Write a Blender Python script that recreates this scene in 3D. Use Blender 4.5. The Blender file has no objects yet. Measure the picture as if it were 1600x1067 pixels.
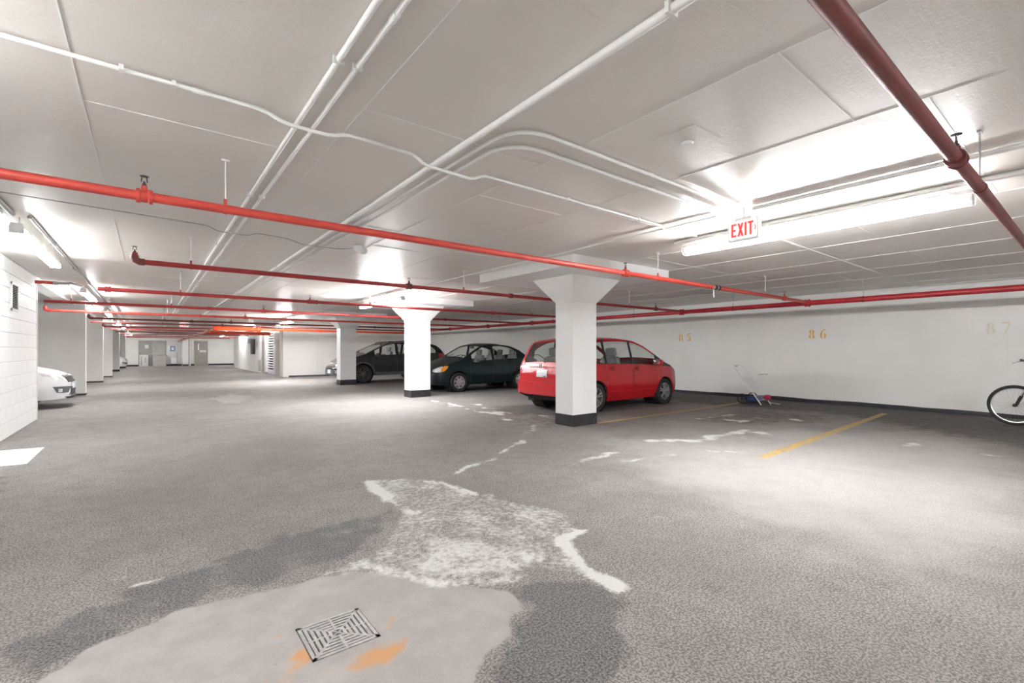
import bpy, bmesh, math, random
import numpy as np
from mathutils import Vector, Matrix
from mathutils.bvhtree import BVHTree
random.seed(7)
PI = math.pi
scn = bpy.context.scene
COL = scn.collection
# ------------------------------------------------------------------ camera, world, exposure
EYE = 1.25
cam_d = bpy.data.cameras.new('camera'); cam = bpy.data.objects.new('camera', cam_d); COL.objects.link(cam)
cam.location = (0, 0, EYE); cam.rotation_euler = (PI/2, 0, -math.radians(37.9))
cam_d.sensor_width = 36; cam_d.lens = 36*730/1600; cam_d.shift_y = 14.5/1600; cam_d.clip_start = .02; cam_d.clip_end = 200
scn.camera = cam
wd = bpy.data.worlds.new('world'); scn.world = wd; wd.use_nodes = True
wd.node_tree.nodes['Background'].inputs[0].default_value = (.8, .8, .8, 1)
wd.node_tree.nodes['Background'].inputs[1].default_value = .0
vs = scn.view_settings
vs.view_transform = 'Standard'; vs.look = 'None'; vs.gamma = 1; vs.use_curve_mapping = False
vs.exposure = 1.75
TUBE_POWER = 50
CEIL = 2.60
XW = 12.65          # wall with the bay numbers
XL = -1.60          # painted block wall
# ------------------------------------------------------------------ materials
def nodes(name):
    m = bpy.data.materials.new(name); m.use_nodes = True
    nt = m.node_tree; b = nt.nodes['Principled BSDF']
    return m, nt, b
def N(nt, t, **kw):
    n = nt.nodes.new(t)
    for k, v in kw.items(): setattr(n, k, v)
    return n
def mixc(nt, fac, a, b, blend='MIX'):
    n = N(nt, 'ShaderNodeMix', data_type='RGBA', blend_type=blend)
    for s, v in ((n.inputs[0], fac), (n.inputs[6], a), (n.inputs[7], b)):
        if hasattr(v, 'links'): nt.links.new(v, s)
        elif isinstance(v, (int, float)): s.default_value = v
        else: s.default_value = (*v, 1)
    return n.outputs[2]
def mth(nt, op, a, b=None, c=None, clamp=False):
    n = N(nt, 'ShaderNodeMath', operation=op); n.use_clamp = clamp
    for i, v in enumerate((a, b, c)):
        if v is None: continue
        if hasattr(v, 'links'): nt.links.new(v, n.inputs[i])
        else: n.inputs[i].default_value = v
    return n.outputs[0]
def sstep(nt, v, lo, hi, a=0., b=1.):
    n = N(nt, 'ShaderNodeMapRange', interpolation_type='SMOOTHSTEP')
    nt.links.new(v, n.inputs[0])
    for i, q in enumerate((lo, hi, a, b)): n.inputs[i+1].default_value = q
    return n.outputs[0]
def noise(nt, scale, detail=3, rough=.55, vec=None, dist=0.):
    n = N(nt, 'ShaderNodeTexNoise'); n.inputs['Scale'].default_value = scale
    n.inputs['Detail'].default_value = detail; n.inputs['Roughness'].default_value = rough
    n.inputs['Distortion'].default_value = dist
    if vec is not None: nt.links.new(vec, n.inputs['Vector'])
    return n.outputs[0]
def coords(nt, kind='Object', scale=(1, 1, 1)):
    t = N(nt, 'ShaderNodeTexCoord'); mp = N(nt, 'ShaderNodeMapping'); mp.inputs['Scale'].default_value = scale
    nt.links.new(t.outputs[kind], mp.inputs[0]); return mp.outputs[0]
def bump(nt, b, h, strength, dist=.01):
    n = N(nt, 'ShaderNodeBump'); n.inputs['Strength'].default_value = strength; n.inputs['Distance'].default_value = dist
    nt.links.new(h, n.inputs['Height']); nt.links.new(n.outputs[0], b.inputs['Normal'])
def pmat(name, col, rough=.5, metal=0., var=.08, scale=6., bmp=0., bscale=40., coat=0., stretch=(1, 1, 1), spec=.5):
    m, nt, b = nodes(name)
    v = coords(nt, 'Object', stretch)
    f = noise(nt, scale, 4, .6, v)
    dk = tuple(c*(1-var) for c in col); lt = tuple(min(1, c*(1+var)) for c in col)
    nt.links.new(mixc(nt, sstep(nt, f, .3, .7), dk, lt), b.inputs['Base Color'])
    b.inputs['Roughness'].default_value = rough; b.inputs['Metallic'].default_value = metal
    b.inputs['Specular IOR Level'].default_value = spec
    if coat: b.inputs['Coat Weight'].default_value = coat; b.inputs['Coat Roughness'].default_value = .05
    if bmp: bump(nt, b, noise(nt, bscale, 3, .6, v), bmp)
    return m
def emat(name, col, strength, base=(.9, .9, .9)):
    m, nt, b = nodes(name); b.inputs['Base Color'].default_value = (*base, 1)
    b.inputs['Emission Color'].default_value = (*col, 1); b.inputs['Emission Strength'].default_value = strength
    f = noise(nt, 3); nt.links.new(sstep(nt, f, 0, 1, .4, .5), b.inputs['Roughness'])
    return m
def glassmat(name, tint, refl=.06):
    m, nt, b = nodes(name); nt.nodes.remove(b); out = nt.nodes['Material Output']
    tr = N(nt, 'ShaderNodeBsdfTransparent'); tr.inputs[0].default_value = (*tint, 1)
    gl = N(nt, 'ShaderNodeBsdfGlossy'); gl.inputs['Roughness'].default_value = .02; gl.inputs[0].default_value = (.9, .9, .9, 1)
    lw = N(nt, 'ShaderNodeLayerWeight'); lw.inputs[0].default_value = .5
    mx = N(nt, 'ShaderNodeMixShader'); nt.links.new(mth(nt, 'ADD', mth(nt, 'MULTIPLY', mth(nt, 'POWER', lw.outputs['Facing'], 4.), .55), refl, clamp=True), mx.inputs[0])
    nt.links.new(tr.outputs[0], mx.inputs[1]); nt.links.new(gl.outputs[0], mx.inputs[2]); nt.links.new(mx.outputs[0], out.inputs[0])
    return m
M = {}
def wallmat(name, col, rough, bs, stain=.05, bstr=.25, stretch=(1, 1, 1)):
    m, nt, b = nodes(name)
    v = coords(nt, 'Object', stretch); big = noise(nt, .9, 5, .6, v); fine = noise(nt, 14, 4, .6, v)
    c = mixc(nt, sstep(nt, big, .35, .7), col, tuple(k*(1-stain) for k in col))
    c = mixc(nt, sstep(nt, fine, .62, .78), c, tuple(k*(1-stain*1.3) for k in col))
    nt.links.new(c, b.inputs['Base Color']); b.inputs['Roughness'].default_value = rough
    bump(nt, b, noise(nt, bs, 5, .65, v), bstr, .006)
    return m
M['wall'] = wallmat('painted_wall', (.925, .915, .885), .55, 12)
M['block'] = wallmat('painted_block', (.88, .88, .87), .55, 30, .03)
M['joint'] = pmat('mortar_joint', (.72, .72, .70), .8)
M['column'] = wallmat('painted_column', (.88, .88, .875), .45, 20, .03, .15)
M['partition'] = wallmat('cream_wall', (.90, .885, .85), .6, 12)
M['tar'] = pmat('black_base_paint', (.022, .022, .024), .55, bmp=.4, bscale=30, var=.3)
# ceiling: painted concrete with board marks
m, nt, b = nodes('painted_ceiling'); M['ceiling'] = m
v = coords(nt, 'Object', (3, 1, 1)); v1 = coords(nt)
big = noise(nt, .5, 4, .6, v1)
c = mixc(nt, sstep(nt, big, .35, .7), (.78, .74, .695), (.73, .69, .645))
c = mixc(nt, sstep(nt, noise(nt, 22, 3, .6, v), .66, .8), c, (.70, .67, .63))
nt.links.new(c, b.inputs['Base Color']); b.inputs['Roughness'].default_value = .38
vy = coords(nt, 'Object', (.9, 5, 1))
bump(nt, b, mth(nt, 'ADD', noise(nt, 2.5, 5, .6, vy), mth(nt, 'MULTIPLY', noise(nt, 35, 3, .6, v1), .25)), .30, .015)
M['red'] = pmat('red_pipe_paint', (.36, .03, .028), .42, var=.15, scale=5, bmp=.1)
M['orange'] = pmat('orange_red_pipe_paint', (.56, .062, .045), .42, var=.12, scale=5, bmp=.1)
M['maroon'] = pmat('dull_red_pipe_paint', (.17, .034, .029), .45, var=.18, scale=5, bmp=.1)
M['conduit'] = pmat('painted_conduit', (.82, .81, .79), .4, var=.04)
M['greymetal'] = pmat('galvanised_metal', (.42, .42, .41), .4, .8, var=.15, scale=12)
M['darkmetal'] = pmat('dark_metal', (.06, .06, .062), .45, .6)
M['steel'] = pmat('brushed_steel', (.62, .60, .58), .32, .9, var=.12, scale=20, stretch=(1, 1, .05))
M['white'] = pmat('white_enamel', (.82, .82, .81), .35, var=.03)
def tubemat(k): return M.setdefault('tube%.2f' % k, emat('fluorescent_tube', (.97, .985, 1.0), TUBE_POWER*k))
M['exitred'] = emat('exit_letter_red', (1, .05, .05), .35, (.75, .05, .05))
M['exitface'] = emat('exit_face_white', (1, 1, 1), .12, (.85, .85, .83))
M['black'] = pmat('black_plastic', (.018, .018, .02), .5, var=.2)
M['rubber'] = pmat('tyre_rubber', (.022, .022, .022), .75, var=.2, scale=20)
M['void'] = pmat('dark_cavity', (.012, .012, .012), .9)
# painted floor lines, worn through to the asphalt
def wornpaint(name, col, amount):
    m, nt, b = nodes(name); v = coords(nt)
    f = noise(nt, 9, 6, .7, v)
    c = mixc(nt, sstep(nt, noise(nt, 60, 3, .6, v), .35, .7), tuple(k*.8 for k in col), col)
    c = mixc(nt, sstep(nt, f, 1-amount-.08, 1-amount+.06), c, (.27, .25, .23))
    nt.links.new(c, b.inputs['Base Color']); b.inputs['Roughness'].default_value = .7
    bump(nt, b, noise(nt, 70, 3, .6, v), .4, .004); return m
M['yellow'] = wornpaint('worn_yellow_paint', (.55, .35, .09), .45)
M['floorwhite'] = wornpaint('white_floor_paint', (.80, .80, .79), .2)
M['numyellow'] = pmat('stencil_yellow', (.80, .47, .035), .6, var=.22, scale=30)
M['numfaint'] = pmat('faded_stencil', (.84, .77, .60), .6, var=.06, scale=30)
def floor_material():
    m, nt, b = nodes('asphalt_floor'); v = coords(nt)
    def att(n):
        a = N(nt, 'ShaderNodeAttribute'); a.attribute_name = n; return a.outputs['Fac']
    n1 = noise(nt, 1.1, 6, .62, v); n2 = noise(nt, 5, 5, .65, v); n3 = noise(nt, 26, 4, .7, v)
    grit = noise(nt, 95, 5, .75, v); grit2 = noise(nt, 160, 2, .6, v)
    vo = N(nt, 'ShaderNodeTexVoronoi'); vo.inputs['Scale'].default_value = 85; nt.links.new(v, vo.inputs['Vector'])
    # asphalt: pale worn binder with dark pits
    c = mixc(nt, sstep(nt, n1, .35, .65), (.300, .274, .258), (.36, .337, .322))
    c = mixc(nt, sstep(nt, n2, .45, .7, 0, .5), c, (.30, .278, .265))
    pit = sstep(nt, mth(nt, 'ADD', grit, mth(nt, 'MULTIPLY', vo.outputs['Distance'], -.12)), .50, .38)
    c = mixc(nt, mth(nt, 'MULTIPLY', pit, .82), c, (.08, .072, .068))
    c = mixc(nt, sstep(nt, grit2, .6, .75, 0, .35), c, (.47, .45, .43))
    # broad pale worn area
    lt = mth(nt, 'MULTIPLY', sstep(nt, mth(nt, 'ADD', att('pale'), mth(nt, 'MULTIPLY', mth(nt, 'SUBTRACT', n1, .5), 1.2)), .2, .8), .55)
    c = mixc(nt, lt, c, (.40, .378, .365))
    # dark bare asphalt
    dk = sstep(nt, mth(nt, 'ADD', att('dark'), mth(nt, 'MULTIPLY', mth(nt, 'SUBTRACT', n2, .5), 1.1)), .35, .65)
    cd = mixc(nt, sstep(nt, grit, .38, .62), (.028, .028, .029), (.20, .197, .196))
    c = mixc(nt, mth(nt, 'MULTIPLY', dk, .8), c, cd)
    # dark stained bays (smooth, oily)
    ol = sstep(nt, mth(nt, 'ADD', att('oil'), mth(nt, 'MULTIPLY', mth(nt, 'SUBTRACT', n2, .5), .9)), .3, .8)
    c = mixc(nt, mth(nt, 'MULTIPLY', ol, .8), c, (.075, .068, .066))
    # concrete apron round the drain
    cc = sstep(nt, mth(nt, 'ADD', att('concrete'), mth(nt, 'MULTIPLY', mth(nt, 'SUBTRACT', n2, .5), .9)), .4, .6)
    ccol = mixc(nt, sstep(nt, n2, .35, .65), (.305, .28, .268), (.365, .34, .328))
    ccol = mixc(nt, sstep(nt, n3, .66, .74), ccol, (.16, .15, .145))
    c = mixc(nt, mth(nt, 'MULTIPLY', cc, .92), c, ccol)
    # rust
    ru = sstep(nt, mth(nt, 'ADD', att('rust'), mth(nt, 'MULTIPLY', mth(nt, 'SUBTRACT', n2, .5), 1.5)), .45, .8)
    c = mixc(nt, mth(nt, 'MULTIPLY', ru, .8), c, (.50, .235, .07))
    # salt bloom
    sa = mth(nt, 'ADD', att('salt'), mth(nt, 'MULTIPLY', mth(nt, 'SUBTRACT', mth(nt, 'ADD', mth(nt, 'MULTIPLY', n3, .6), mth(nt, 'MULTIPLY', n2, .4)), .5), 1.5))
    sm = sstep(nt, sa, .38, .82)
    sm = mth(nt, 'MULTIPLY', sm, sstep(nt, grit, .30, .46, .55, 1))
    c = mixc(nt, sm, c, (.62, .615, .60))
    # thin scattered salt flecks
    fl = sstep(nt, mth(nt, 'ADD', n3, mth(nt, 'MULTIPLY', n1, .35)), .90, .97)
    c = mixc(nt, mth(nt, 'MULTIPLY', fl, .5), c, (.6, .59, .58))
    nt.links.new(c, b.inputs['Base Color'])
    nt.links.new(sstep(nt, n2, .3, .7, .62, .8), b.inputs['Roughness'])
    b.inputs['Specular IOR Level'].default_value = .35
    rough = mth(nt, 'SUBTRACT', 1.0, mth(nt, 'MULTIPLY', cc, .75))
    h = mth(nt, 'MULTIPLY', mth(nt, 'ADD', mth(nt, 'ADD', grit, mth(nt, 'MULTIPLY', vo.outputs['Distance'], -.35)), mth(nt, 'MULTIPLY', dk, mth(nt, 'MULTIPLY', n3, .7))), rough)
    bump(nt, b, h, .55, .012)
    return m
M['floor'] = floor_material()
# ------------------------------------------------------------------ mesh helpers
class MB:
    def __init__(s): s.v = []; s.f = []
    def add(s, vs_, fs_):
        o = len(s.v); s.v += [tuple(p) for p in vs_]; s.f += [tuple(i+o for i in f) for f in fs_]; return s
    def box(s, x0, x1, y0, y1, z0, z1):
        return s.add([(x0,y0,z0),(x1,y0,z0),(x1,y1,z0),(x0,y1,z0),(x0,y0,z1),(x1,y0,z1),(x1,y1,z1),(x0,y1,z1)],
                     [(0,3,2,1),(4,5,6,7),(0,1,5,4),(1,2,6,5),(2,3,7,6),(3,0,4,7)])
    def cbox(s, c, d): return s.box(c[0]-d[0]/2, c[0]+d[0]/2, c[1]-d[1]/2, c[1]+d[1]/2, c[2]-d[2]/2, c[2]+d[2]/2)
    def bev(s, c, d, b):                                   # box with chamfered edges
        hx, hy, hz = d[0]/2, d[1]/2, d[2]/2; vv = []
        bm = bmesh.new(); bmesh.ops.create_cube(bm, size=1)
        for q in bm.verts: q.co = Vector((q.co.x*d[0], q.co.y*d[1], q.co.z*d[2]))
        bmesh.ops.bevel(bm, geom=bm.edges[:], offset=b, segments=2, affect='EDGES', profile=.6)
        bm.verts.index_update()
        s.add([(q.co.x+c[0], q.co.y+c[1], q.co.z+c[2]) for q in bm.verts], [[q.index for q in f.verts] for f in bm.faces]); bm.free(); return s
    def tube(s, pts, r, n=10, cap=True, closed=False):
        pts = [Vector(p) for p in pts]; k = len(pts); rings = []
        up = Vector((0, 0, 1))
        for i, p in enumerate(pts):
            a = pts[(i-1) % k] if closed else pts[max(i-1, 0)]; c = pts[(i+1) % k] if closed else pts[min(i+1, k-1)]
            t = (c-a).normalized()
            if i == 0:
                ref = up if abs(t.z) < .9 else Vector((1, 0, 0)); n1 = t.cross(ref).normalized()
            else:
                n1 = (n1 - t*n1.dot(t)).normalized()
            n2 = t.cross(n1)
            rr = r[i] if isinstance(r, (list, tuple)) else r
            rings.append([p+(n1*math.cos(2*PI*j/n)+n2*math.sin(2*PI*j/n))*rr for j in range(n)])
        vv = [q for ring in rings for q in ring]; ff = []
        for i in range(k if closed else k-1):
            for j in range(n):
                a, b2 = i*n+j, i*n+(j+1) % n; i2 = (i+1) % k
                ff.append((a, b2, i2*n+(j+1) % n, i2*n+j))
        if cap and not closed: ff.append(tuple(range(n))[::-1]); ff.append(tuple((k-1)*n+j for j in range(n)))
        return s.add(vv, ff)
    def lathe(s, prof, c, axis='y', n=32, close=False):     # prof: (radius, along)
        vv = []; ff = []; k = len(prof)
        for i in range(n):
            a = 2*PI*i/n; ca, sa = math.cos(a), math.sin(a)
            for r, h in prof:
                p = {'y': (r*ca, h, r*sa), 'x': (h, r*ca, r*sa), 'z': (r*ca, r*sa, h)}[axis]
                vv.append((p[0]+c[0], p[1]+c[1], p[2]+c[2]))
        for i in range(n):
            for j in range(k if close else k-1):
                j2 = (j+1) % k; i2 = (i+1) % n
                ff.append((i*k+j, i2*k+j, i2*k+j2, i*k+j2))
        return s.add(vv, ff)
    def prism(s, poly, axis, a0, a1):                        # polygon in the other two axes, extruded
        def P(p, a): return {'x': (a, p[0], p[1]), 'y': (p[0], a, p[1]), 'z': (p[0], p[1], a)}[axis]
        n = len(poly); vv = [P(p, a0) for p in poly]+[P(p, a1) for p in poly]
        ff = [tuple(range(n))[::-1], tuple(range(n, 2*n))]+[(i, (i+1) % n, n+(i+1) % n, n+i) for i in range(n)]
        return s.add(vv, ff)
    def bar(s, p0, p1, w, h, up=(0, 0, 1)):
        p0, p1 = Vector(p0), Vector(p1); t = (p1-p0).normalized(); u = Vector(up); sd = t.cross(u)
        if sd.length < 1e-4: sd = t.cross(Vector((1, 0, 0)))
        sd.normalize(); u = sd.cross(t); vv = []
        for p in (p0, p1):
            for a, b2 in ((-1,-1),(1,-1),(1,1),(-1,1)): vv.append(p+sd*(a*w/2)+u*(b2*h/2))
        return s.add(vv, [(0,3,2,1),(4,5,6,7),(0,1,5,4),(1,2,6,5),(2,3,7,6),(3,0,4,7)])
    def grid(s, rows):                                        # rows of equal length
        k = len(rows[0]); vv = [p for r in rows for p in r]
        ff = [(i*k+j, i*k+j+1, (i+1)*k+j+1, (i+1)*k+j) for i in range(len(rows)-1) for j in range(k-1)]
        return s.add(vv, ff)
    def mesh(s, name, mat, smooth=35, weld=False):
        me = bpy.data.meshes.new(name); me.from_pydata(s.v, [], s.f)
        bm = bmesh.new(); bm.from_mesh(me)
        if weld: bmesh.ops.remove_doubles(bm, verts=bm.verts, dist=2e-4)
        bmesh.ops.recalc_face_normals(bm, faces=bm.faces[:]); bm.to_mesh(me); bm.free()
        if mat is not None: me.materials.append(mat)
        if smooth:
            me.polygons.foreach_set('use_smooth', [True]*len(me.polygons)); me.set_sharp_from_angle(angle=math.radians(smooth))
        return me
    def build(s, name, mat, parent=None, smooth=35, loc=None, weld=False):
        return link(name, s.mesh(name, mat, smooth, weld), parent, loc)
def link(name, me, parent=None, loc=None, rot=None):
    o = bpy.data.objects.new(name, me); COL.objects.link(o); o.parent = parent
    if loc is not None: o.location = loc
    if rot is not None: o.rotation_euler = rot
    return o
def tag(o, label, cat, group=None, kind=None):
    if label: o['label'] = label
    if cat: o['category'] = cat
    if group: o['group'] = group
    if kind: o['kind'] = kind
    return o
def thing(name, label, cat, loc=(0, 0, 0), rz=0, group=None):
    return tag(link(name, None, None, loc, (0, 0, rz)), label, cat, group)
def struct(o): o['kind'] = 'structure'; return o
def copy_tree(o, parent=None):
    c = o.copy(); COL.objects.link(c); c.parent = parent
    for ch in list(o.children): copy_tree(ch, c)
    return c
# ------------------------------------------------------------------ floor
DR = (.520, .805, 1.968, 2.250)        # drain opening x0,x1,y0,y1
def axis_coords(lo, hi, fine_lo, fine_hi, step, extra):
    a = list(np.arange(fine_lo, fine_hi+1e-6, step))
    a += list(np.linspace(lo, fine_lo, max(2, int((fine_lo-lo)/.6)+1)))+list(np.linspace(fine_hi, hi, max(2, int((hi-fine_hi)/.6)+1)))
    a = sorted(a); out = []
    for q in a:
        if all(abs(q-e) > step*.45 for e in extra) and (not out or q-out[-1] > 1e-4): out.append(q)
    return np.array(sorted(out+list(extra)))
gx = axis_coords(-7.5, 12.9, -2.0, 10.6, .05, DR[:2]); gy = axis_coords(-8, 48.4, 0.3, 12.0, .05, DR[2:])
GX, GY = np.meshgrid(gx, gy); PX, PY = GX.ravel(), GY.ravel()
def vnoise(x, y, f, seed):
    r = np.random.RandomState(seed).rand(64, 64); u, v_ = x*f, y*f; i, j = np.floor(u).astype(int), np.floor(v_).astype(int); a, b_ = u-i, v_-j
    a = a*a*(3-2*a); b_ = b_*b_*(3-2*b_); g_ = lambda p_, q: r[p_ % 64, q % 64]
    return (g_(i, j)*(1-a)+g_(i+1, j)*a)*(1-b_)+(g_(i, j+1)*(1-a)+g_(i+1, j+1)*a)*b_-.5
PX0, PY0 = PX.copy(), PY.copy()
far_ = np.clip((np.hypot(PX, PY)-2)/5, .35, 1.6)              # the stains get coarser with size away from the drain
PX = PX+far_*(.16*vnoise(PX0, PY0, 2.3, 1)+.10*vnoise(PX0, PY0, 7, 2)+.06*vnoise(PX0, PY0, 15, 5)); PY = PY+far_*(.16*vnoise(PX0, PY0, 2.3, 3)+.10*vnoise(PX0, PY0, 7, 4)+.06*vnoise(PX0, PY0, 15, 6))
BREAK = np.clip(.62+1.5*vnoise(PX0, PY0, 3.1, 8)+.9*vnoise(PX0, PY0, 9, 9), .34, 1.15)
def sd_poly(poly):                                            # positive inside
    d = np.full(PX.shape, 1e9); ins = np.zeros(PX.shape, bool); n = len(poly)
    for i in range(n):
        (x0, y0), (x1, y1) = poly[i], poly[(i+1) % n]
        dx, dy = x1-x0, y1-y0; t = np.clip(((PX-x0)*dx+(PY-y0)*dy)/(dx*dx+dy*dy+1e-12), 0, 1)
        d = np.minimum(d, np.hypot(PX-x0-t*dx, PY-y0-t*dy))
        c = ((y0 > PY) != (y1 > PY)); ins ^= c & (PX < (x1-x0)*(PY-y0)/(y1-y0+1e-12)+x0)
    return np.where(ins, d, -d)
def d_line(pts):
    d = np.full(PX.shape, 1e9)
    for (x0, y0), (x1, y1) in zip(pts[:-1], pts[1:]):
        dx, dy = x1-x0, y1-y0; t = np.clip(((PX-x0)*dx+(PY-y0)*dy)/(dx*dx+dy*dy+1e-12), 0, 1)
        d = np.minimum(d, np.hypot(PX-x0-t*dx, PY-y0-t*dy))
    return d
def soft(sd, w): return np.clip(.5+sd/(2*w), 0, 1)
star = [(1.68,4.36),(1.92,4.23),(2.17,3.98),(2.23,3.51),(2.33,3.29),(2.45,3.04),(2.56,2.62),(2.34,2.29),(2.29,2.18),(2.15,2.14),(2.04,1.92),(1.98,1.74),(1.97,1.63),(1.93,1.62),(1.88,1.72),(1.85,1.88),(1.74,2.04),(1.63,1.98),(1.51,2.08),(1.38,2.06),(1.32,2.14),(1.19,2.21),(1.13,2.37),(1.07,2.56),(1.01,2.61),(.89,2.59),(.83,2.64),(.75,2.67),(.79,2.72),(.95,2.77),(1.17,2.86),(1.48,3.26),(1.59,3.51),(1.6,3.82),(1.61,4.12)]
heavy = [(1.39,2.91),(1.63,2.81),(1.85,2.52),(1.86,2.26),(1.87,1.98),(1.9,1.85),(1.79,2.0),(1.63,2.01),(1.37,2.09),(1.2,2.21),(1.11,2.49),(1.08,2.59),(1.28,2.59)]
salt = (.46+.10*BREAK)*soft(sd_poly(star), .05)
salt = np.maximum(salt, .66*soft(sd_poly(heavy), .12))
for pts, w, a in (([(1.68,4.36),(1.92,4.23),(2.18,3.97),(2.23,3.52),(2.33,3.28)], .05, .72), ([(1.68,4.36),(1.63,4.06),(1.6,3.78),(1.6,3.53),(1.64,3.31)], .06, .75),
                  ([(2.35,2.27),(2.15,2.26),(2.1,2.13),(2.0,1.93),(1.96,1.74),(1.96,1.63)], .055, 1.25), ([(1.8,2.19),(1.94,2.0),(1.93,1.78)], .04, .8),
                  ([(.75,2.7),(.98,2.72),(1.08,2.59)], .05, .7), ([(1.08,2.59),(1.13,2.40),(1.2,2.22),(1.38,2.08),(1.63,2.0)], .06, .85),
                  ([(5.82,10.69),(5.36,8.39),(5.52,7.62),(5.14,6.61),(5.13,6.15),(4.98,5.76),(4.73,5.65)], .10, .72), ([(4.98,5.76),(4.73,5.65),(4.11,5.06),(3.95,4.95)], .06, .85),
                  ([(4.11,5.06),(3.55,4.69),(3.12,4.37),(2.86,4.31),(2.53,4.11),(2.21,4.0)], .04, .62), ([(5.25,6.06),(5.79,6.3),(6.07,6.29)], .06, .75),
                  ([(5.98,7.02),(5.91,6.52),(6.07,6.29)], .06, .7), ([(5.65,10.06),(6.21,9.62),(5.68,7.5)], .12, .6),
                  ([(8.01,5.1),(8.0,4.58),(8.96,4.59)], .10, .66), ([(8.28,4.36),(8.22,3.93),(9.36,4.05),(9.24,3.32)], .13, .66),
                  ([(5.48,3.99),(6.06,3.61),(7.46,3.52),(7.24,3.13)], .14, .56), ([(7.52,1.76),(7.81,1.63),(8.2,1.59)], .09, .64), ([(7.93,.88),(8.08,.63)], .12, .74),
                  ([(3.42,3.52),(3.85,3.65),(4.58,3.8)], .06, .5), ([(4.26,3.41),(5.46,3.12),(5.82,2.74)], .05, .5), ([(2.75,2.19),(3.07,2.06)], .04, .5),
                  ([(-1.1,3.15),(-.9,3.35)], .03, .6), ([(-.25,3.35),(-.05,3.3)], .02, .7), ([(-.1,3.2),(.02,3.2)], .02, .7), ([(.05,6.6),(.35,6.2)], .03, .55)):
    d_ = d_line(pts); q_ = .45 if pts[0][0] < 2.5 and pts[0][1] < 4.5 else 1.
    salt = np.maximum(salt, a*(BREAK*q_+(1-q_))*np.exp(-(d_/w)**2)+.30*a*BREAK*np.exp(-(d_/(w*3))**2))
conc_p = [(-.39,2.43),(-.33,2.52),(-.17,2.64),(.09,2.74),(.25,2.76),(.44,2.72),(.81,2.66),(.95,2.64),(1.24,2.28),(1.31,2.12),(1.47,1.88),(1.43,1.76),(1.28,1.71),(1.24,1.59),(1.12,1.57),(.97,1.48),(.84,1.37),(.28,1.5)]
concrete = soft(sd_poly(conc_p), .06)
dark1 = [(1.58,3.55),(1.44,3.47),(.99,3.56),(.48,3.45),(.3,3.36),(-.16,3.11),(-.4,3.02),(-.51,2.95),(-.58,2.81),(-.42,2.46),(-.33,2.52),(-.07,2.67),(.25,2.79),(.83,2.73),(1.17,2.92),(1.41,3.16)]
dark2 = [(1.65,1.95),(1.85,1.8),(1.94,1.61),(1.64,1.28),(1.44,1.11),(1.31,1.0),(.88,1.34),(1.0,1.45),(1.24,1.59),(1.29,1.7),(1.43,1.76),(1.49,1.91)]
dark = np.maximum(.66*soft(sd_poly(dark1), .14), .84*soft(sd_poly(dark2), .10))
dark = np.maximum(dark, .5*soft(sd_poly([(-1.6,7.4),(-.91,6.89),(-.83,5.85),(-.94,5.51),(-1.6,6.0)]), .3))
dark = np.maximum(dark, .26*soft(sd_poly([(2.3,2.0),(2.9,1.4),(3.4,.5),(2.2,.5),(1.7,1.2)]), .35))
oil = .95*soft(sd_poly([(11.0,13),(13.2,13),(13.2,-1),(8.6,-.2),(8.8,.7),(9.8,2.0),(10.3,2.9),(10.6,3.5),(10.5,4.5),(10.2,5.4)]), .45)
for poly, a in (([(6.4,6.1),(10.6,6.0),(10.6,8.6),(6.0,8.6),(5.2,7.4)], .62), ([(7.2,11.6),(11,11.6),(11,14.4),(7,14.4)], .62), ([(6,17),(11,17),(11,20),(6,20)], .6),
                ([(7.2,4.9),(10.6,5.0),(10.4,3.0),(9.0,2.9),(7.6,3.9)], .55), ([(5.0,5.2),(6.4,5.1),(7.4,4.6),(6.5,6.2),(5.0,7.6),(4.6,6.2)], .45),
                ([(-1.6,9.4),(-1.2,9.4),(-1.1,12),(-1.6,12.2)], .5)):
    oil = np.maximum(oil, a*soft(sd_poly(poly), .4))
pale = .8*soft(sd_poly([(4.99,4.26),(7.16,3.4),(9.4,2.5),(8.81,1.29),(7.85,.61),(4.79,.2),(3.3,.6),(3.57,2.67)]), .6)
pale = np.maximum(pale, .9*soft(sd_poly([(1.31,14.61),(1.93,15.7),(2.2,14.35),(1.77,13.08),(1.3,13.09)]), .08))
pale = np.maximum(pale, .2*soft(sd_poly([(-1.0,9),(1.2,7),(4.0,9),(4.5,30),(-1.2,30)]), 1.2))
rust = np.zeros(PX.shape)
for x, y, r, a in ((.52,2.02,.05,.9), (.505,2.06,.03,.9), (.47,2.24,.04,.55), (.44,2.08,.08,.5), (.83,2.02,.05,.55), (.86,2.08,.05,.6), (.74,1.86,.07,.95), (.80,1.85,.05,.9), (.69,1.85,.05,.85), (.45,1.93,.07,.7), (.36,1.95,.06,.7), (.62,1.9,.1,.4), (.9,1.92,.08,.5)):
    rust = np.maximum(rust, a*np.exp(-((PX-x)**2+(PY-y)**2)/(r*1.25)**2))
nx, ny = len(gx), len(gy); me = bpy.data.meshes.new('floor')
fac = []
for j in range(ny-1):
    for i in range(nx-1):
        if DR[0]-1e-4 <= gx[i] < DR[1]-1e-4 and DR[2]-1e-4 <= gy[j] < DR[3]-1e-4: continue
        fac.append((j*nx+i, j*nx+i+1, (j+1)*nx+i+1, (j+1)*nx+i))
me.from_pydata(np.stack([PX0, PY0, np.zeros(PX.shape)], 1).tolist(), [], fac)
for nm, arr in (('salt', salt), ('concrete', concrete), ('dark', dark), ('oil', oil), ('pale', pale), ('rust', rust)):
    a = me.attributes.new(nm, 'FLOAT', 'POINT'); a.data.foreach_set('value', arr.astype(np.float32))
me.materials.append(M['floor']); floor = struct(link('floor', me))
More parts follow.
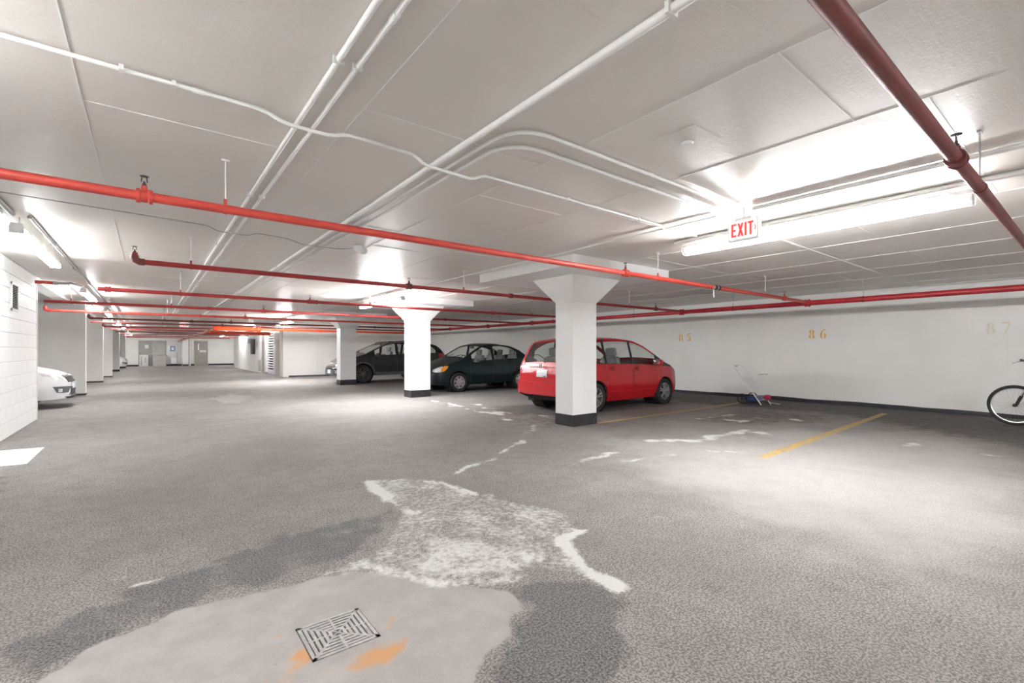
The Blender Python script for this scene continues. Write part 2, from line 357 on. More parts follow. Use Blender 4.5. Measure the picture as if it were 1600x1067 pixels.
# ------------------------------------------------------------------ shell
o = struct(MB().box(-7.5, 12.9, -8, 48.4, CEIL, CEIL+.2).build('ceiling', M['ceiling'], None, 0))
ceiling = o
rows = [-.28, .95, 2.25, 3.27, 5.7, 6.92, 8.15, 9.4, 10.6, 11.8]
def joint(x0, y0, x1, y1):
    MB().bar((x0, y0, CEIL-.0012), (x1, y1, CEIL-.0012), .006, .0045).build('form_joint', M['conduit'], ceiling, 0)
for k, x in enumerate(rows):
    joint(x, .3 if x < 5 else -1, x, 14 if x < 5 else 23.8)
for a, c in zip(rows[:-1], rows[1:]):
    st = {-.28: 3.4, .95: 2.55, 2.25: .93}.get(a, 1.7 if int(a*10) % 2 else .6)
    y = st
    while y < 14:
        joint(a, y, c, y); y += 2.44
MB().box(XW, 12.9, -8, 24.4, 0, CEIL).build('wall_right', M['wall'], None, 0); wall_right = struct(bpy.data.objects['wall_right'])
for y in (1.19, 3.98, 9.2, 14.2):                                    # casting seams in the long wall
    MB().box(XW-.002, XW+.01, y, y+.012, .1, CEIL).build('casting_seam', M['partition'], wall_right, 0)
def ragged(name, pts0, pts1, h, t, nrm):
    n = 90; mb = MB(); rows_ = []
    rnd = random.Random(3); hh = h
    for i in range(n+1):
        k = i/n; x = pts0[0]+(pts1[0]-pts0[0])*k; y = pts0[1]+(pts1[1]-pts0[1])*k
        hh = hh*.6+.4*(h*(1+rnd.uniform(-.35, .35)))
        rows_.append([(x+nrm[0]*t*1.8, y+nrm[1]*t*1.8, 0), (x+nrm[0]*t, y+nrm[1]*t, hh*.5), (x+nrm[0]*t*.6, y+nrm[1]*t*.6, hh), (x-nrm[0]*.01, y-nrm[1]*.01, hh)])
    mb.grid(rows_); return struct(mb.build(name, M['tar'], None, 60))
ragged('baseboard_right', (XW, 24.2), (XW, -8), .075, .02, (-1, 0))
struct(MB().box(5.05, XW, 24.2, 24.4, 0, CEIL).build('wall_back_bays', M['partition'], None, 0))
struct(MB().box(5.30, XW, 24.17, 24.2, 0, .06).build('baseboard_back_bays', M['tar'], None, 0))
for x in (6.6, 8.2, 9.8, 11.4):
    MB().box(x, x+.012, 24.196, 24.21, .06, CEIL).build('panel_seam', M['joint'], bpy.data.objects['wall_back_bays'], 0)
struct(MB().box(5.05, 5.25, 29.3, 40, 0, CEIL).build('wall_lane_right', M['wall'], None, 0))
struct(MB().box(5.05, 5.25, 24.4, 29.3, 2.3, CEIL).build('trim_gate_header', M['wall'], None, 0))
struct(MB().box(5.25, 5.45, 24.4, 29.5, 0, CEIL).build('wall_gate_back', M['partition'], None, 0))
struct(MB().box(5.25, 6.2, 39.8, 40, 0, CEIL).build('wall_lane_return', M['wall'], None, 0))
struct(MB().box(6.0, 6.2, 40, 48.2, 0, CEIL).build('wall_lane_far_right', M['wall'], None, 0))
struct(MB().box(-7.3, 6.2, 48.0, 48.2, 0, CEIL).build('wall_end', M['wall'], None, 0))
for a, c in ((-1.4, -.62), (1.16, 2.2), (2.85, 3.1), (4.08, 6.0)):
    struct(MB().box(a, c, 47.97, 48.0, 0, .13).build('baseboard_end', M['tar'], None, 0))
struct(MB().box(-7.5, -7.3, -8, 48.2, 0, CEIL).build('wall_left_bays', M['partition'], None, 0))
struct(MB().box(-7.5, 12.9, -8.2, -8, 0, CEIL).build('wall_behind', M['wall'], None, 0))
for k, (y, xe) in enumerate(((17.8, -1.4), (24.6, -1.42), (29.3, -1.36), (37.0, -1.38), (43.8, -1.3))):
    struct(MB().box(-7.3, xe, y, y+.3, 0, CEIL).build('wall_partition_%d' % (k+1), M['partition'], None, 0))
    struct(MB().box(-7.3, xe+.012, y-.012, y+.312, 0, .05 if k < 3 else .11).build('baseboard_partition_%d' % (k+1), M['tar'], None, 0))
struct(MB().box(-1.85, XL, 12.0, 43.8, 2.51, CEIL).build('trim_bay_beam', M['wall'], None, 0))
# painted block wall, block by block
wl = struct(MB().box(XL-.19, XL-.012, -8, 11.99, 0, CEIL).build('wall_left', M['joint'], None, 0))
bh, bl = CEIL/12, .434
def block_mb(l):
    h_ = (bh-.004)/2; c_ = .005
    return MB().prism([(-.09, -h_), (.09-c_, -h_), (.09, -h_+c_), (.09, h_-c_), (.09-c_, h_), (-.09, h_)], 'y', -l/2+.0002, l/2-.0002)
blk = block_mb(bl); bme = blk.mesh('block', M['block'], 0)
hblk = block_mb(bl/2); hme = hblk.mesh('block_half', M['block'], 0)
for r in range(12):
    y = 12.0
    if r % 2:
        link('block', hme, wl, (XL-.09, y-bl/4, bh*(r+.5))); y -= bl/2
    while y > 8.3:
        link('block', bme, wl, (XL-.09, y-bl/2, bh*(r+.5))); y -= bl
struct(MB().box(XL-.18, XL, -8, 8.6, 0, CEIL).build('wall_left_near', M['block'], None, 0))
struct(MB().box(XL-.2, XL+.012, 11.985, 12.01, 0, 2.43).build('trim_block_wall_edge', M['conduit'], None, 0))
# ------------------------------------------------------------------ columns
CAPZ = 2.06; PANZ = 2.45
def ring(e, z, x0=0., x1=.57, y0=0., y1=.41): return [(x0-e, y0-e, z), (x1+e, y0-e, z), (x1+e, y1+e, z), (x0-e, y1+e, z)]
def frustum(mb, rs):
    for a in rs: mb.v += a
    n = len(mb.v)-4*len(rs)
    for i in range(len(rs)-1):
        for j in range(4): mb.f.append((n+i*4+j, n+i*4+(j+1) % 4, n+i*4+4+(j+1) % 4, n+i*4+4+j))
    mb.f.append((n+3, n+2, n+1, n)); k = n+4*(len(rs)-1); mb.f.append((k, k+1, k+2, k+3)); return mb
def column(x, y, label):
    t = thing('column', label, 'column', (x, y, 0), group='white concrete columns along the parking bays')
    frustum(MB(), [ring(0, .19), ring(0, CAPZ)]).build('shaft', M['column'], t, 0)
    b_ = frustum(MB(), [ring(.006, 0), ring(.006, .19)]).build('base_band', M['tar'], t, 0); b_['label'] = 'black painted base band'
    frustum(MB(), [ring(0, CAPZ), ring(.28, PANZ)]).build('capital', M['column'], t, 0)
    MB().box(-.86, 1.42, -.85, 1.45, PANZ, CEIL).build('drop_panel', M['column'], t, 0)
column(5.50, 5.44, 'white square concrete column with flared top in front of the red hatchback')
column(5.52, 11.46, 'white square concrete column with flared top at the nose of the dark green sedan')
column(5.50, 17.20, 'white square concrete column with flared top at the nose of the dark grey crossover')
# ------------------------------------------------------------------ drain
dr = thing('drain_grate', 'square slotted metal floor drain with rust stains round it', 'drain', ((DR[0]+DR[1])/2, (DR[2]+DR[3])/2, 0))
hs = (DR[1]-DR[0])/2; hy = (DR[3]-DR[2])/2
M['pit'] = pmat('rusty_pit', (.045, .026, .016), .9, var=.5, scale=25)
M['grate'] = pmat('worn_grate_metal', (.41, .40, .39), .55, .35, var=.15, scale=40, bmp=.2, bscale=120)
p = MB(); Z = -.30
p.add([(-hs,-hy,0),(hs,-hy,0),(hs,hy,0),(-hs,hy,0),(-hs,-hy,Z),(hs,-hy,Z),(hs,hy,Z),(-hs,hy,Z)], [(0,1,5,4),(1,2,6,5),(2,3,7,6),(3,0,4,7),(4,5,6,7)])
p.build('pit', M['pit'], dr, 0)
g = MB(); T0, T1 = -.012, .003; W = hs-.004; ns = 6; pitch = (W-.012)/ns
def rot4(poly, q):
    c_, s_ = [(1,0),(0,1),(-1,0),(0,-1)][q]
    return [(x*c_-y*s_, x*s_+y*c_) for x, y in poly]
for q in range(4):
    g.prism(rot4([(-W,W-.014),(W,W-.014),(W,W),(-W,W)], q), 'z', T0, T1)             # outer frame
    g.prism(rot4([(.0,.0),(.009,-.0),(W-.002,W-.012),(W-.012,W-.002)], q), 'z', T0, T1)   # diagonal ribs
    g.prism(rot4([(-.005,.03),(.005,.03),(.005,W-.01),(-.005,W-.01)], q), 'z', T0, T1)    # centre rib
    for k in range(1, ns):
        y0 = k*pitch; y1 = y0+pitch*.62
        g.prism(rot4([(-y0,y0),(y0,y0),(y1,y1),(-y1,y1)], q), 'z', T0+.001, T1-.0005)
g.build('grate', M['grate'], dr, 0)
# ------------------------------------------------------------------ floor paint
def quadline(name, pts, mat, label, cat, group=None):
    mb = MB(); n = 24; rows_ = []
    a, b_, c_, d_ = [Vector((*q, 0)) for q in pts]
    for i in range(n+1):
        k = i/n; rows_.append([tuple(a.lerp(b_, k)+Vector((0, 0, .0015))), tuple(d_.lerp(c_, k)+Vector((0, 0, .0015)))])
    mb.grid(rows_); o = mb.build(name, mat, None, 0); return tag(o, label, cat, group)
quadline('parking_line', [(6.14,5.40),(11.2,5.44),(11.2,5.54),(6.14,5.50)], M['yellow'], 'thin worn yellow parking line running from the column past the red hatchback', 'parking line', 'yellow parking lines')
quadline('parking_line', [(5.66,2.46),(11.6,2.73),(11.6,2.84),(5.66,2.58)], M['yellow'], 'worn yellow parking line on open floor between bays 86 and 87', 'parking line', 'yellow parking lines')
quadline('floor_patch', [(-1.58,7.40),(-1.06,7.37),(-1.06,8.50),(-1.58,8.56)], M['floorwhite'], 'plain white painted rectangle on the floor beside the block wall', 'floor marking')
# ------------------------------------------------------------------ bay numbers
def arc(mb, cx, cy, rx, ry, a0, a1, t0, t1, n=14):
    o_, i_ = [], []
    for k in range(n+1):
        a = math.radians(a0+(a1-a0)*k/n); t = t0+(t1-t0)*math.sin(PI*k/n)
        o_.append((cx+rx*math.cos(a), cy+ry*math.sin(a))); i_.append((cx+(rx-t)*math.cos(a), cy+(ry-t*.6)*math.sin(a)))
    return o_, i_
def digit(ch):
    S = []                                                    # strips (outer list, inner list), unit height
    if ch == '8':
        for cy, rx, ry in ((.75, .24, .25), (.26, .28, .27)):
            S.append(arc(None, .3, cy, rx, ry, 100, 260, .06, .17)); S.append(arc(None, .3, cy, rx, ry, -80, 80, .06, .17))
    if ch == '5':
        S += [([(.12,1),(.55,1)], [(.12,.88),(.52,.88)]), ([(.12,.86),(.12,.52)], [(.2,.86),(.2,.55)]), arc(None, .28, .31, .29, .31, 115, -150, .06, .17)]
    if ch == '6':
        S += [arc(None, .32, .3, .28, .3, 100, 260, .06, .17), arc(None, .32, .3, .28, .3, -80, 80, .06, .17), arc(None, .52, .36, .48, .64, 78, 178, .05, .15)]
    if ch == '7':
        S += [([(.04,1),(.58,1)], [(.04,.86),(.52,.86)]), ([(.46,.84),(.18,0)], [(.58,.86),(.32,0)])]
    if ch == '3':
        S += [arc(None, .28, .74, .26, .26, 150, -70, .06, .17), arc(None, .28, .28, .29, .28, 70, -150, .06, .17)]
    if ch == '1':
        S += [([(.24,1),(.24,0)], [(.38,1),(.38,0)])]
    return S
def number(txt, yc, zc, h, gap, mat, label):
    t = thing('bay_number', label, 'number', (XW, yc, zc), group=None)
    for i, ch in enumerate(txt):
        mb = MB(); off = (i-(len(txt)-1)/2)*gap
        for a, c_ in digit(ch):
            # seen from the lane, the reading direction runs towards -y
            r = [[(-.003, -((p_[0]-.3)*h+off), (p_[1]-.5)*h) for p_ in a], [(-.003, -((p_[0]-.3)*h+off), (p_[1]-.5)*h) for p_ in c_]]
            mb.grid(r)
        mb.build('digit', mat, t, 0)
    return t
number('86', 4.34, 1.65, .22, .24, M['numyellow'], 'stencilled yellow 86 on the white wall')
number('85', 7.84, 1.65, .22, .26, M['numyellow'], 'stencilled yellow 85 on the white wall beyond the red hatchback')
number('87', 1.32, 1.68, .22, .20, M['numfaint'], 'faded pale yellow 87 on the white wall above the bicycle')
number('83', 14.55, 1.62, .22, .26, M['numyellow'], 'stencilled yellow 83 half hidden by the roof of the red hatchback')
number('81', 21.6, 1.55, .22, .26, M['numfaint'], 'very faded 81 on the wall between the crossover and the green sedan')
# ------------------------------------------------------------------ sprinkler pipes
def sprinkler(mb, p, up=1):
    x, y, z = p
    mb.lathe([(.0, 0), (.013, 0), (.013, .018*up), (.007, .02*up), (.007, .035*up)], p, 'z', 10)
    mb.bar((x-.016, y, z+.03*up), (x-.012, y, z+.062*up), .004, .006); mb.bar((x+.016, y, z+.03*up), (x+.012, y, z+.062*up), .004, .006)
    mb.lathe([(0, .062*up), (.024, .066*up), (.024, .069*up), (0, .07*up)], p, 'z', 12)
def coupling(mb, c, r, axis, w=.07):
    mb.lathe([(r*.98, -w/2), (r*1.45, -w/2), (r*1.5, -w*.28), (r*1.28, -w*.2), (r*1.28, w*.2), (r*1.5, w*.28), (r*1.45, w/2), (r*.98, w/2)], c, axis, 18)
def xpipe(y, z, x0, x1, r, mat, label, rods=(), coups=(), heads=(), end_riser=False, group='red sprinkler branch pipes crossing under the ceiling', cmat=None):
    t = thing('sprinkler_pipe', label, 'pipe', (x0, y, z), group=group)
    L = x1-x0; pts = [(0, 0, 0), (L, 0, 0)]
    if end_riser:
        pts = [(0, 0, .10), (0, 0, .05), (.012, 0, .018), (.045, 0, 0), (L, 0, 0)]
    MB().tube(pts, r, 14).build('pipe', mat, t, 50)
    if end_riser:
        MB().tube([(0, 0, .07), (0, 0, .045), (.012, 0, .018), (.045, 0, 0), (.09, 0, 0)], r*1.3, 12).build('elbow', cmat or mat, t, 50)
        mb = MB(); sprinkler(mb, (0, 0, .10)); mb.build('sprinkler_head', M['darkmetal'], t)
    for rx in rods:
        mb = MB(); mb.tube([(rx-x0, 0, r), (rx-x0, 0, CEIL-z)], .005, 6); mb.cbox((rx-x0, 0, CEIL-z-.006), (.05, .02, .012)); mb.build('hanger_rod', M['conduit'] if z > 2.22 and y > 1 else M['greymetal'], t)
        mb = MB(); mb.lathe([(r*1.02, -.012), (r*1.16, -.012), (r*1.16, .012), (r*1.02, .012)], (rx-x0, 0, 0), 'x', 16, True); mb.cbox((rx-x0, 0, r+.02), (.02, .014, .04)); mb.build('hanger_ring', mat, t)
    for cx in coups:
        mb = MB(); coupling(mb, (cx-x0, 0, 0), r, 'x'); mb.build('coupling', cmat or mat, t)
    for hx in heads:
        mb = MB(); coupling(mb, (hx-x0, 0, 0), r, 'x', .085); mb.lathe([(.018, 0), (.018, r+.035)], (hx-x0, 0, 0), 'z', 10); mb.build('tee', cmat or mat, t)
        mb = MB(); sprinkler(mb, (hx-x0, 0, r+.03)); mb.build('sprinkler_head', M['darkmetal'], t)
    return t
xpipe(.50, 2.25, -1.55, 10.62, .031, M['maroon'], 'dull red sprinkler pipe that passes beside the long wire-guarded light', (4.03, 7.6, .1), (8.2,), (3.33,), cmat=M['maroon'])
xpipe(3.85, 2.25, -1.55, 10.62, .031, M['orange'], 'bright red sprinkler pipe passing just below the near white drop panel', (.43, 5.55, 8.8), (), (-.02, 4.85, 9.6))
xpipe(6.72, 2.25, -.12, 10.62, .030, M['red'], 'dark red sprinkler pipe ending in an upturned elbow, behind the near column', (.4, 4.2, 8.6), (5.2,), (3.2, 9.6), True, cmat=M['maroon'])
xpipe(9.65, 2.21, -.62, 10.62, .030, M['red'], 'red sprinkler pipe with a capped coupling end, in front of the second column', (.43, 3.7, 8.2), (-.5, 2.6, 6.9), (2.5, 9.4), cmat=M['red'])
far = ((12.6, 2.21, -1.58, 'red'), (15.3, 2.20, -1.9, 'orange'), (18.25, 2.2, -1.36, 'maroon'), (20.6, 2.2, -1.5, 'maroon'), (24.0, 2.2, -1.38, 'red'), (27.0, 2.2, -1.3, 'red'), (30.5, 2.2, -1.3, 'maroon'), (33.6, 2.2, -1.2, 'maroon'), (37.8, 2.2, -1.2, 'red'), (42, 2.2, -1.2, 'orange'))
names = ('red sprinkler pipe beside the block wall corner, over the white car', 'orange red sprinkler pipe with a turned-up end, over the first bay partition', 'dull red sprinkler pipe with a turned-up end just behind the first bay partition', 'dull red sprinkler pipe between the crossover and the fat orange pipe',
         'red sprinkler pipe with a turned-up end near the small far exit sign', 'red sprinkler pipe crossing above the louvred gate slats', 'dull red sprinkler pipe just past the third bay partition',
         'dull red sprinkler pipe just past the dark electrical panel', 'red sprinkler pipe just past the fourth bay partition', 'orange red sprinkler pipe closest to the double door')
for k, (y, z, x0, mt) in enumerate(far):
    lab = names[k]
    x1 = 10.62 if y < 24 else 5.0
    xpipe(y, z, x0, x1, .030, M[mt], lab, (.4, -1.2) if k < 2 else (.4,), (1.1, 7.2) if y < 24 else (2.4,), (2.2,) if k < 4 else (), k in (1, 2, 4),)
# mains
def ypipe(x, z, y0, y1, r, mat, label, rods, coups, name='main_pipe'):
    t = thing(name, label, 'pipe', (x, y0, z)); MB().tube([(0, 0, 0), (0, y1-y0, 0)], r, 16).build('pipe', mat, t, 50)
    for q in rods:
        mb = MB(); mb.tube([(0, q-y0, r), (0, q-y0, CEIL-z)], .006, 6); mb.cbox((0, q-y0, CEIL-z-.006), (.03, .05, .012)); mb.build('hanger_rod', M['greymetal'], t)
        MB().lathe([(r*1.02, -.012), (r*1.12, -.012), (r*1.12, .012), (r*1.02, .012)], (0, q-y0, 0), 'y', 16, True).build('hanger_ring', M['maroon'], t)
    for q in coups:
        mb = MB(); coupling(mb, (0, q-y0, 0), r, 'y', .09); mb.build('coupling', mat, t)
    return t
M['mainred'] = pmat('main_pipe_red', (.50, .03, .04), .4, var=.12, bmp=.08)
ypipe(10.70, 2.23, -7.8, 24.1, .052, M['mainred'], 'thick red sprinkler main running along in front of the numbered wall', (2.9, 5.4, 8.2, 11.5, 14.5, 17.6, -1), (.50, 3.85, 6.72, 9.65, 12.6, 15.3, 18.25, 20.6))
ypipe(1.95, 2.06, 22.6, 47.9, .06, pmat('pinkish_pipe', (.55, .22, .17), .5), 'pinkish red main pipe running down the far lane', (24.5, 29, 34, 40), (26, 32, 38))
def xmain(y, z, x0, x1, r, mat, label, coups=()):
    t = thing('cross_main_pipe', label, 'pipe', (x0, y, z)); MB().tube([(0, 0, 0), (x1-x0, 0, 0)], r, 16).build('pipe', mat, t, 50)
    for q in coups:
        mb = MB(); coupling(mb, (q-x0, 0, 0), r, 'x', .12); mb.build('coupling', mat, t)
    for q in (x0+.5, x1-.4):
        MB().tube([(q-x0, 0, r*.9), (q-x0, 0, CEIL-z)], .007, 6).build('hanger_rod', M['greymetal'], t)
M['vivid'] = pmat('vivid_orange_pipe', (.80, .10, .03), .4, var=.08)
xmain(22.3, 2.16, 2.05, 3.75, .085, M['vivid'], 'fat vivid orange pipe section over the lane before the louvred gate', (2.15, 3.7))
xmain(22.3, 2.16, 3.80, 10.62, .05, M['vivid'], 'vivid orange pipe reaching from the louvred gate to behind the columns', (6.2,))
xmain(26.3, 2.10, 2.05, 4.9, .075, M['vivid'], 'shorter orange pipe hanging behind the fat orange one', (2.3,))
# small red stub at the block wall corner
t = thing('pipe_stub', 'short orange pipe stub with grey fittings at the block wall corner', 'pipe', (XL+.02, 11.7, 2.47))
MB().tube([(0, 0, 0), (.24, 0, 0)], .03, 12).build('pipe', M['orange'], t, 50)
MB().tube([(.24, 0, 0), (.38, 0, .0), (.46, .06, .02), (.50, .5, .05), (.52, 1.0, .08)], .02, 10).build('conduit_bend', M['greymetal'], t, 50)
MB().lathe([(.036, -.03), (.036, .03)], (.26, 0, 0), 'x', 12).build('fitting', M['greymetal'], t)
# ------------------------------------------------------------------ conduits
def bend(pts, rad=.12, n=6):
    out = [Vector(pts[0])]
    for a, b_, c_ in zip(pts[:-2], pts[1:-1], pts[2:]):
        a, b_, c_ = Vector(a), Vector(b_), Vector(c_); u = (a-b_); w = (c_-b_); r = min(rad, u.length*.45, w.length*.45)
        p0 = b_+u.normalized()*r; p1 = b_+w.normalized()*r
        for k in range(n+1):
            q = k/n; out.append(p0*(1-q)**2+b_*2*q*(1-q)+p1*q*q)
    out.append(Vector(pts[-1])); return out
def conduit(pts, r, label, mat='conduit', straps=(), rad=.12, group=None, coups=()):
    o_ = Vector(pts[0]); t = thing('conduit', label, 'conduit', o_, group=group)
    P = bend([Vector(p_)-o_ for p_ in pts], rad)
    MB().tube(P, r, 10).build('tube', M[mat], t, 50)
    for s_ in straps:
        s_ = Vector(s_)-o_; MB().cbox(s_, (.018 if abs(pts[0][0]-pts[-1][0]) > abs(pts[0][1]-pts[-1][1]) else r*2+.022, r*2+.022 if abs(pts[0][0]-pts[-1][0]) > abs(pts[0][1]-pts[-1][1]) else .018, r*2+.003)).build('strap', M[mat], t, 0)
    for c_ in coups:
        c_ = Vector(c_)-o_; ax = 'x' if abs(pts[0][0]-pts[-1][0]) > abs(pts[0][1]-pts[-1][1]) else 'y'
        MB().lathe([(r, -.025), (r*1.35, -.025), (r*1.35, .025), (r, .025)], c_, ax, 12).build('coupling', M[mat], t)
    return t
zc = CEIL-.024
def ys(x, y0, y1, n, z): return [(x, y0+(y1-y0)*(i+.5)/n, z) for i in range(n)]
conduit([(.685, -7.9, zc), (.685, 40, zc)], .014, 'thicker white conduit of the pair running down the lane ceiling over the drain', straps=ys(.685, 1, 22, 9, zc))
conduit([(.772, -7.9, zc), (.772, 40, zc)], .012, 'thinner white conduit of the pair running down the lane ceiling over the drain', straps=ys(.772, 1, 22, 9, zc), coups=((.772, 1.75, zc),))
conduit([(1.60, -7.9, CEIL-.028), (1.60, 43, CEIL-.028)], .021, 'thick straight white conduit along the middle of the lane ceiling', straps=((1.60, 1.05, CEIL-.028), (1.6, 5, CEIL-.028), (1.6, 8, CEIL-.028), (1.6, 12, CEIL-.028)))
conduit([(4.36, 2.14, zc), (1.71, 2.14, zc), (1.71, 40, zc)], .013, 'white conduit bending from the exit sign to the lane, outer curve', straps=((3.0, 2.14, zc), (3.9, 2.14, zc)), rad=.28)
conduit([(4.36, 2.33, zc), (1.80, 2.33, zc), (1.80, 40, zc)], .013, 'white conduit bending from the exit sign to the lane, inner curve', straps=((2.5, 2.33, zc), (3.3, 2.33, zc)), rad=.28)
zl = CEIL-.066
conduit([(-1.5, 2.86, zc), (.50, 2.87, zc), (.60, 2.87, zl), (.86, 2.87, zl), (.96, 2.88, zc), (1.42, 2.9, zc), (1.5, 2.9, zl-.01), (1.9, 2.92, zl-.01), (2.0, 2.92, zc), (4.3, 2.94, zc), (4.36, 2.94, zl), (4.50, 2.94, zl), (4.56, 2.95, zc), (5.0, 2.95, zc)], .011, 'white conduit crossing beneath the lane conduits to the guarded light', rad=.05, straps=((-.1, 2.86, zc), (.1, 2.87, zc), (2.9, 2.93, zc), (3.9, 2.94, zc)), coups=((.2, 2.87, zc),))
conduit([(4.45, 2.06, zc), (4.45, -7.8, zc)], .020, 'wide white conduit running back from the exit sign over the guarded light')
conduit([(4.42, 2.4, zc), (4.42, 23.9, zc)], .010, 'thin white conduit running from the exit sign past the column panels', straps=ys(4.42, 3, 20, 8, zc))
conduit([(5.18, 2.42, zc), (12.45, 2.46, zc), (12.45, -7, zc)], .009, 'thin white conduit from the guarded light to the numbered wall', straps=((6.3, 2.43, zc), (8, 2.44, zc), (9.8, 2.45, zc)))
conduit([(-.98, 5.70, zc), (.5, 5.88, zc), (.58, 5.89, zl), (.88, 5.92, zl), (.96, 5.93, zc), (1.3, 5.98, zc), (1.45, 6.0, zl), (1.92, 6.0, zl), (2.08, 5.98, zc-.01)], .005, 'thin grey conduit leading to the small twin ceiling box', 'greymetal', rad=.06)
conduit([(-1.04, 3.3, zc), (-1.04, 6.55, zc)], .022, 'grey conduit leading to the first light beside the block wall', 'greymetal')
conduit([(-1.12, 3.3, zc), (-1.12, 6.55, zc)], .018, 'thinner grey conduit leading to the first light beside the block wall', 'greymetal')
conduit([(-.93, 6.6, zc), (-.93, 44, zc)], .018, 'grey conduit running along the row of lights by the left bays', 'greymetal', straps=ys(-.93, 7, 20, 6, zc))
conduit([(-1.25, 12.8, zc), (-1.25, 44, zc)], .022, 'grey conduit running tight along the bay beam', 'greymetal')
conduit([(-.78, 15.6, zc), (-.78, 44, zc)], .022, 'grey conduit starting at the second light of the left row', 'greymetal')
# ------------------------------------------------------------------ lights
def strip_light(x, y, z, length, label, guard=False, tubes=2, top=CEIL, k=1.):
    t = thing('strip_light', label, 'light', (x, y, z), group='fluorescent strip lights')
    half = length/2
    mb = MB(); mb.prism([(-.055, .02), (.055, .02), (.04, .075), (-.04, .075)], 'y', 0, length); mb.build('housing', M['white'], t, 0)
    secs = 2
    for s_ in range(secs):
        a = s_*half+.03; b_ = (s_+1)*half-.03
        for dx in ((-.035, .035) if tubes == 2 else (0,)):
            MB().tube([(dx, a, -.008), (dx, b_, -.008)], .017, 8).build('tube', tubemat(k), t, 50)
        for q in (a-.012, b_+.012): MB().cbox((0, q, 0), (.105, .022, .05)).build('lamp_holder', M['white'], t, 0)
    n = 4
    for i in range(n):
        q = .15+(length-.3)*i/(n-1); mb = MB(); mb.tube([(0, q, .07), (0, q, top-z)], .006, 6); mb.cbox((0, q, .08), (.05, .03, .012)); mb.build('mounting', M['conduit'], t)
    if guard:
        for s_ in range(2):
            a = s_*half+.005; b_ = (s_+1)*half-.005; mb = MB()
            prof = [(-.075, .03), (-.072, -.01), (-.05, -.04), (0, -.05), (.05, -.04), (.072, -.01), (.075, .03)]
            k = int((b_-a)/.055)
            for i in range(k+1):
                q = a+(b_-a)*i/k; mb.tube([(u, q, w) for u, w in prof], .0022, 5)
            for u, w in (prof[0], prof[2], prof[3], prof[4], prof[6]): mb.tube([(u, a, w), (u, b_, w)], .0022, 5)
            mb.build('wire_guard', M['greymetal'], t)
    return t
strip_light(5.10, .66, 2.44, 2.5, 'long strip light in a wire guard behind the near exit sign', True, top=CEIL-.052, k=1.7)
conduit([(5.10, -7.8, CEIL-.027), (5.10, 3.3, CEIL-.027)], .022, 'white mounting rail on the ceiling above the wire-guarded light')
strip_light(4.34, 9.4, 2.36, 2.5, 'bright strip light beside the drop panel of the second column', k=2.4)
strip_light(4.34, 19.2, 2.36, 2.5, 'bright strip light near the corner before the louvred gate', k=2.4)
strip_light(4.40, 27.0, 2.46, 2.5, 'bright strip light over the louvred gate', k=.6)
strip_light(4.40, 35.0, 2.46, 2.5, 'bright strip light washing the far right lane wall', k=.5)
strip_light(4.8, 43.6, 2.46, 2.5, 'bright strip light before the plain end wall', k=.5)
strip_light(5.10, -5.4, 2.44, 2.5, 'unseen strip light added past the 87 bay, made strong to brighten the bays', top=CEIL-.052, k=2.4)  # added out of view to continue the row, strength raised to brighten the bays
strip_light(-1.03, .65, 2.44, 2.5, 'strip light over the lane edge beside the near block wall', k=.42)
strip_light(-1.03, -5.35, 2.44, 2.5, 'strip light over the lane edge at the wall behind', k=.8)
ll = ('bright strip light above the block wall vent', 'bright strip light over the white car bay', 'strip light just past the first bay partition', 'strip light just past the second bay partition', 'strip light just past the third bay partition', 'strip light just past the fourth bay partition', 'last strip light of the left row before the double door')
for k, y in enumerate((6.65, 12.7, 18.7, 24.9, 31.0, 37.3, 44.0)):
    strip_light(-1.03, y, 2.44, 2.5, ll[k], k=(.46, .75, .8, .7, .65, .6, .55)[k])
# ------------------------------------------------------------------ exit signs, small ceiling devices
def exit_sign(loc, rz, label, arrow=True, w=.29, h=.20):
    t = thing('exit_sign', label, 'exit sign', loc, rz)         # local: face looks to -y, reads along +x
    mb = MB(); mb.bev((0, .03, 0), (w, .06, h), .006); mb.build('case', M['white'], t, 30)
    MB().box(-w*.46, w*.46, -.003, .0, -h*.44, h*.44).build('face', M['exitface'], t, 0)
    MB().box(-w*.26, w*.26, .005, .055, h/2-.005, h/2+.018).build('canopy', M['white'], t, 0)
    MB().tube([(0, .03, h/2+.01), (0, .03, CEIL-loc[2])], .012, 8).build('stem', M['white'], t)
    z0, z1 = -h*.31, h*.31; y0, y1 = -.006, -.003; s_ = .017
    def letter(boxes, bars=()):
        mb = MB()
        for a in boxes: mb.box(a[0], a[1], y0, y1, a[2], a[3])
        for p0, p1 in bars:
            mb.prism([(p0[0]-s_*.55, p0[1]), (p0[0]+s_*.55, p0[1]), (p1[0]+s_*.55, p1[1]), (p1[0]-s_*.55, p1[1])], 'y', y0, y1)
        mb.build('letter', M['exitred'], t, 0)
    x = -w*.36
    letter([(x, x+s_, z0, z1), (x+s_, x+.046, z1-s_, z1), (x+s_, x+.040, -s_/2, s_/2), (x+s_, x+.046, z0, z0+s_)]); x += .062
    letter([], [((x+.006, z0), (x+.044, z1)), ((x+.044, z0), (x+.006, z1))]); x += .064
    letter([(x, x+s_, z0, z1)]); x += .030
    letter([(x+.016, x+.016+s_, z0, z1), (x, x+.05, z1-s_, z1)]); x += .058
    if arrow:
        mb = MB(); mb.prism([(x, .022), (x+.006, .022), (x+.016, 0), (x+.006, -.022), (x, -.022), (x+.010, 0)], 'y', y0, y1); mb.build('arrow', M['exitred'], t, 0)
    return t
exit_sign((4.42, 2.14, 2.395), -PI/2, 'white exit sign with red letters hanging in front of the wire-guarded light')
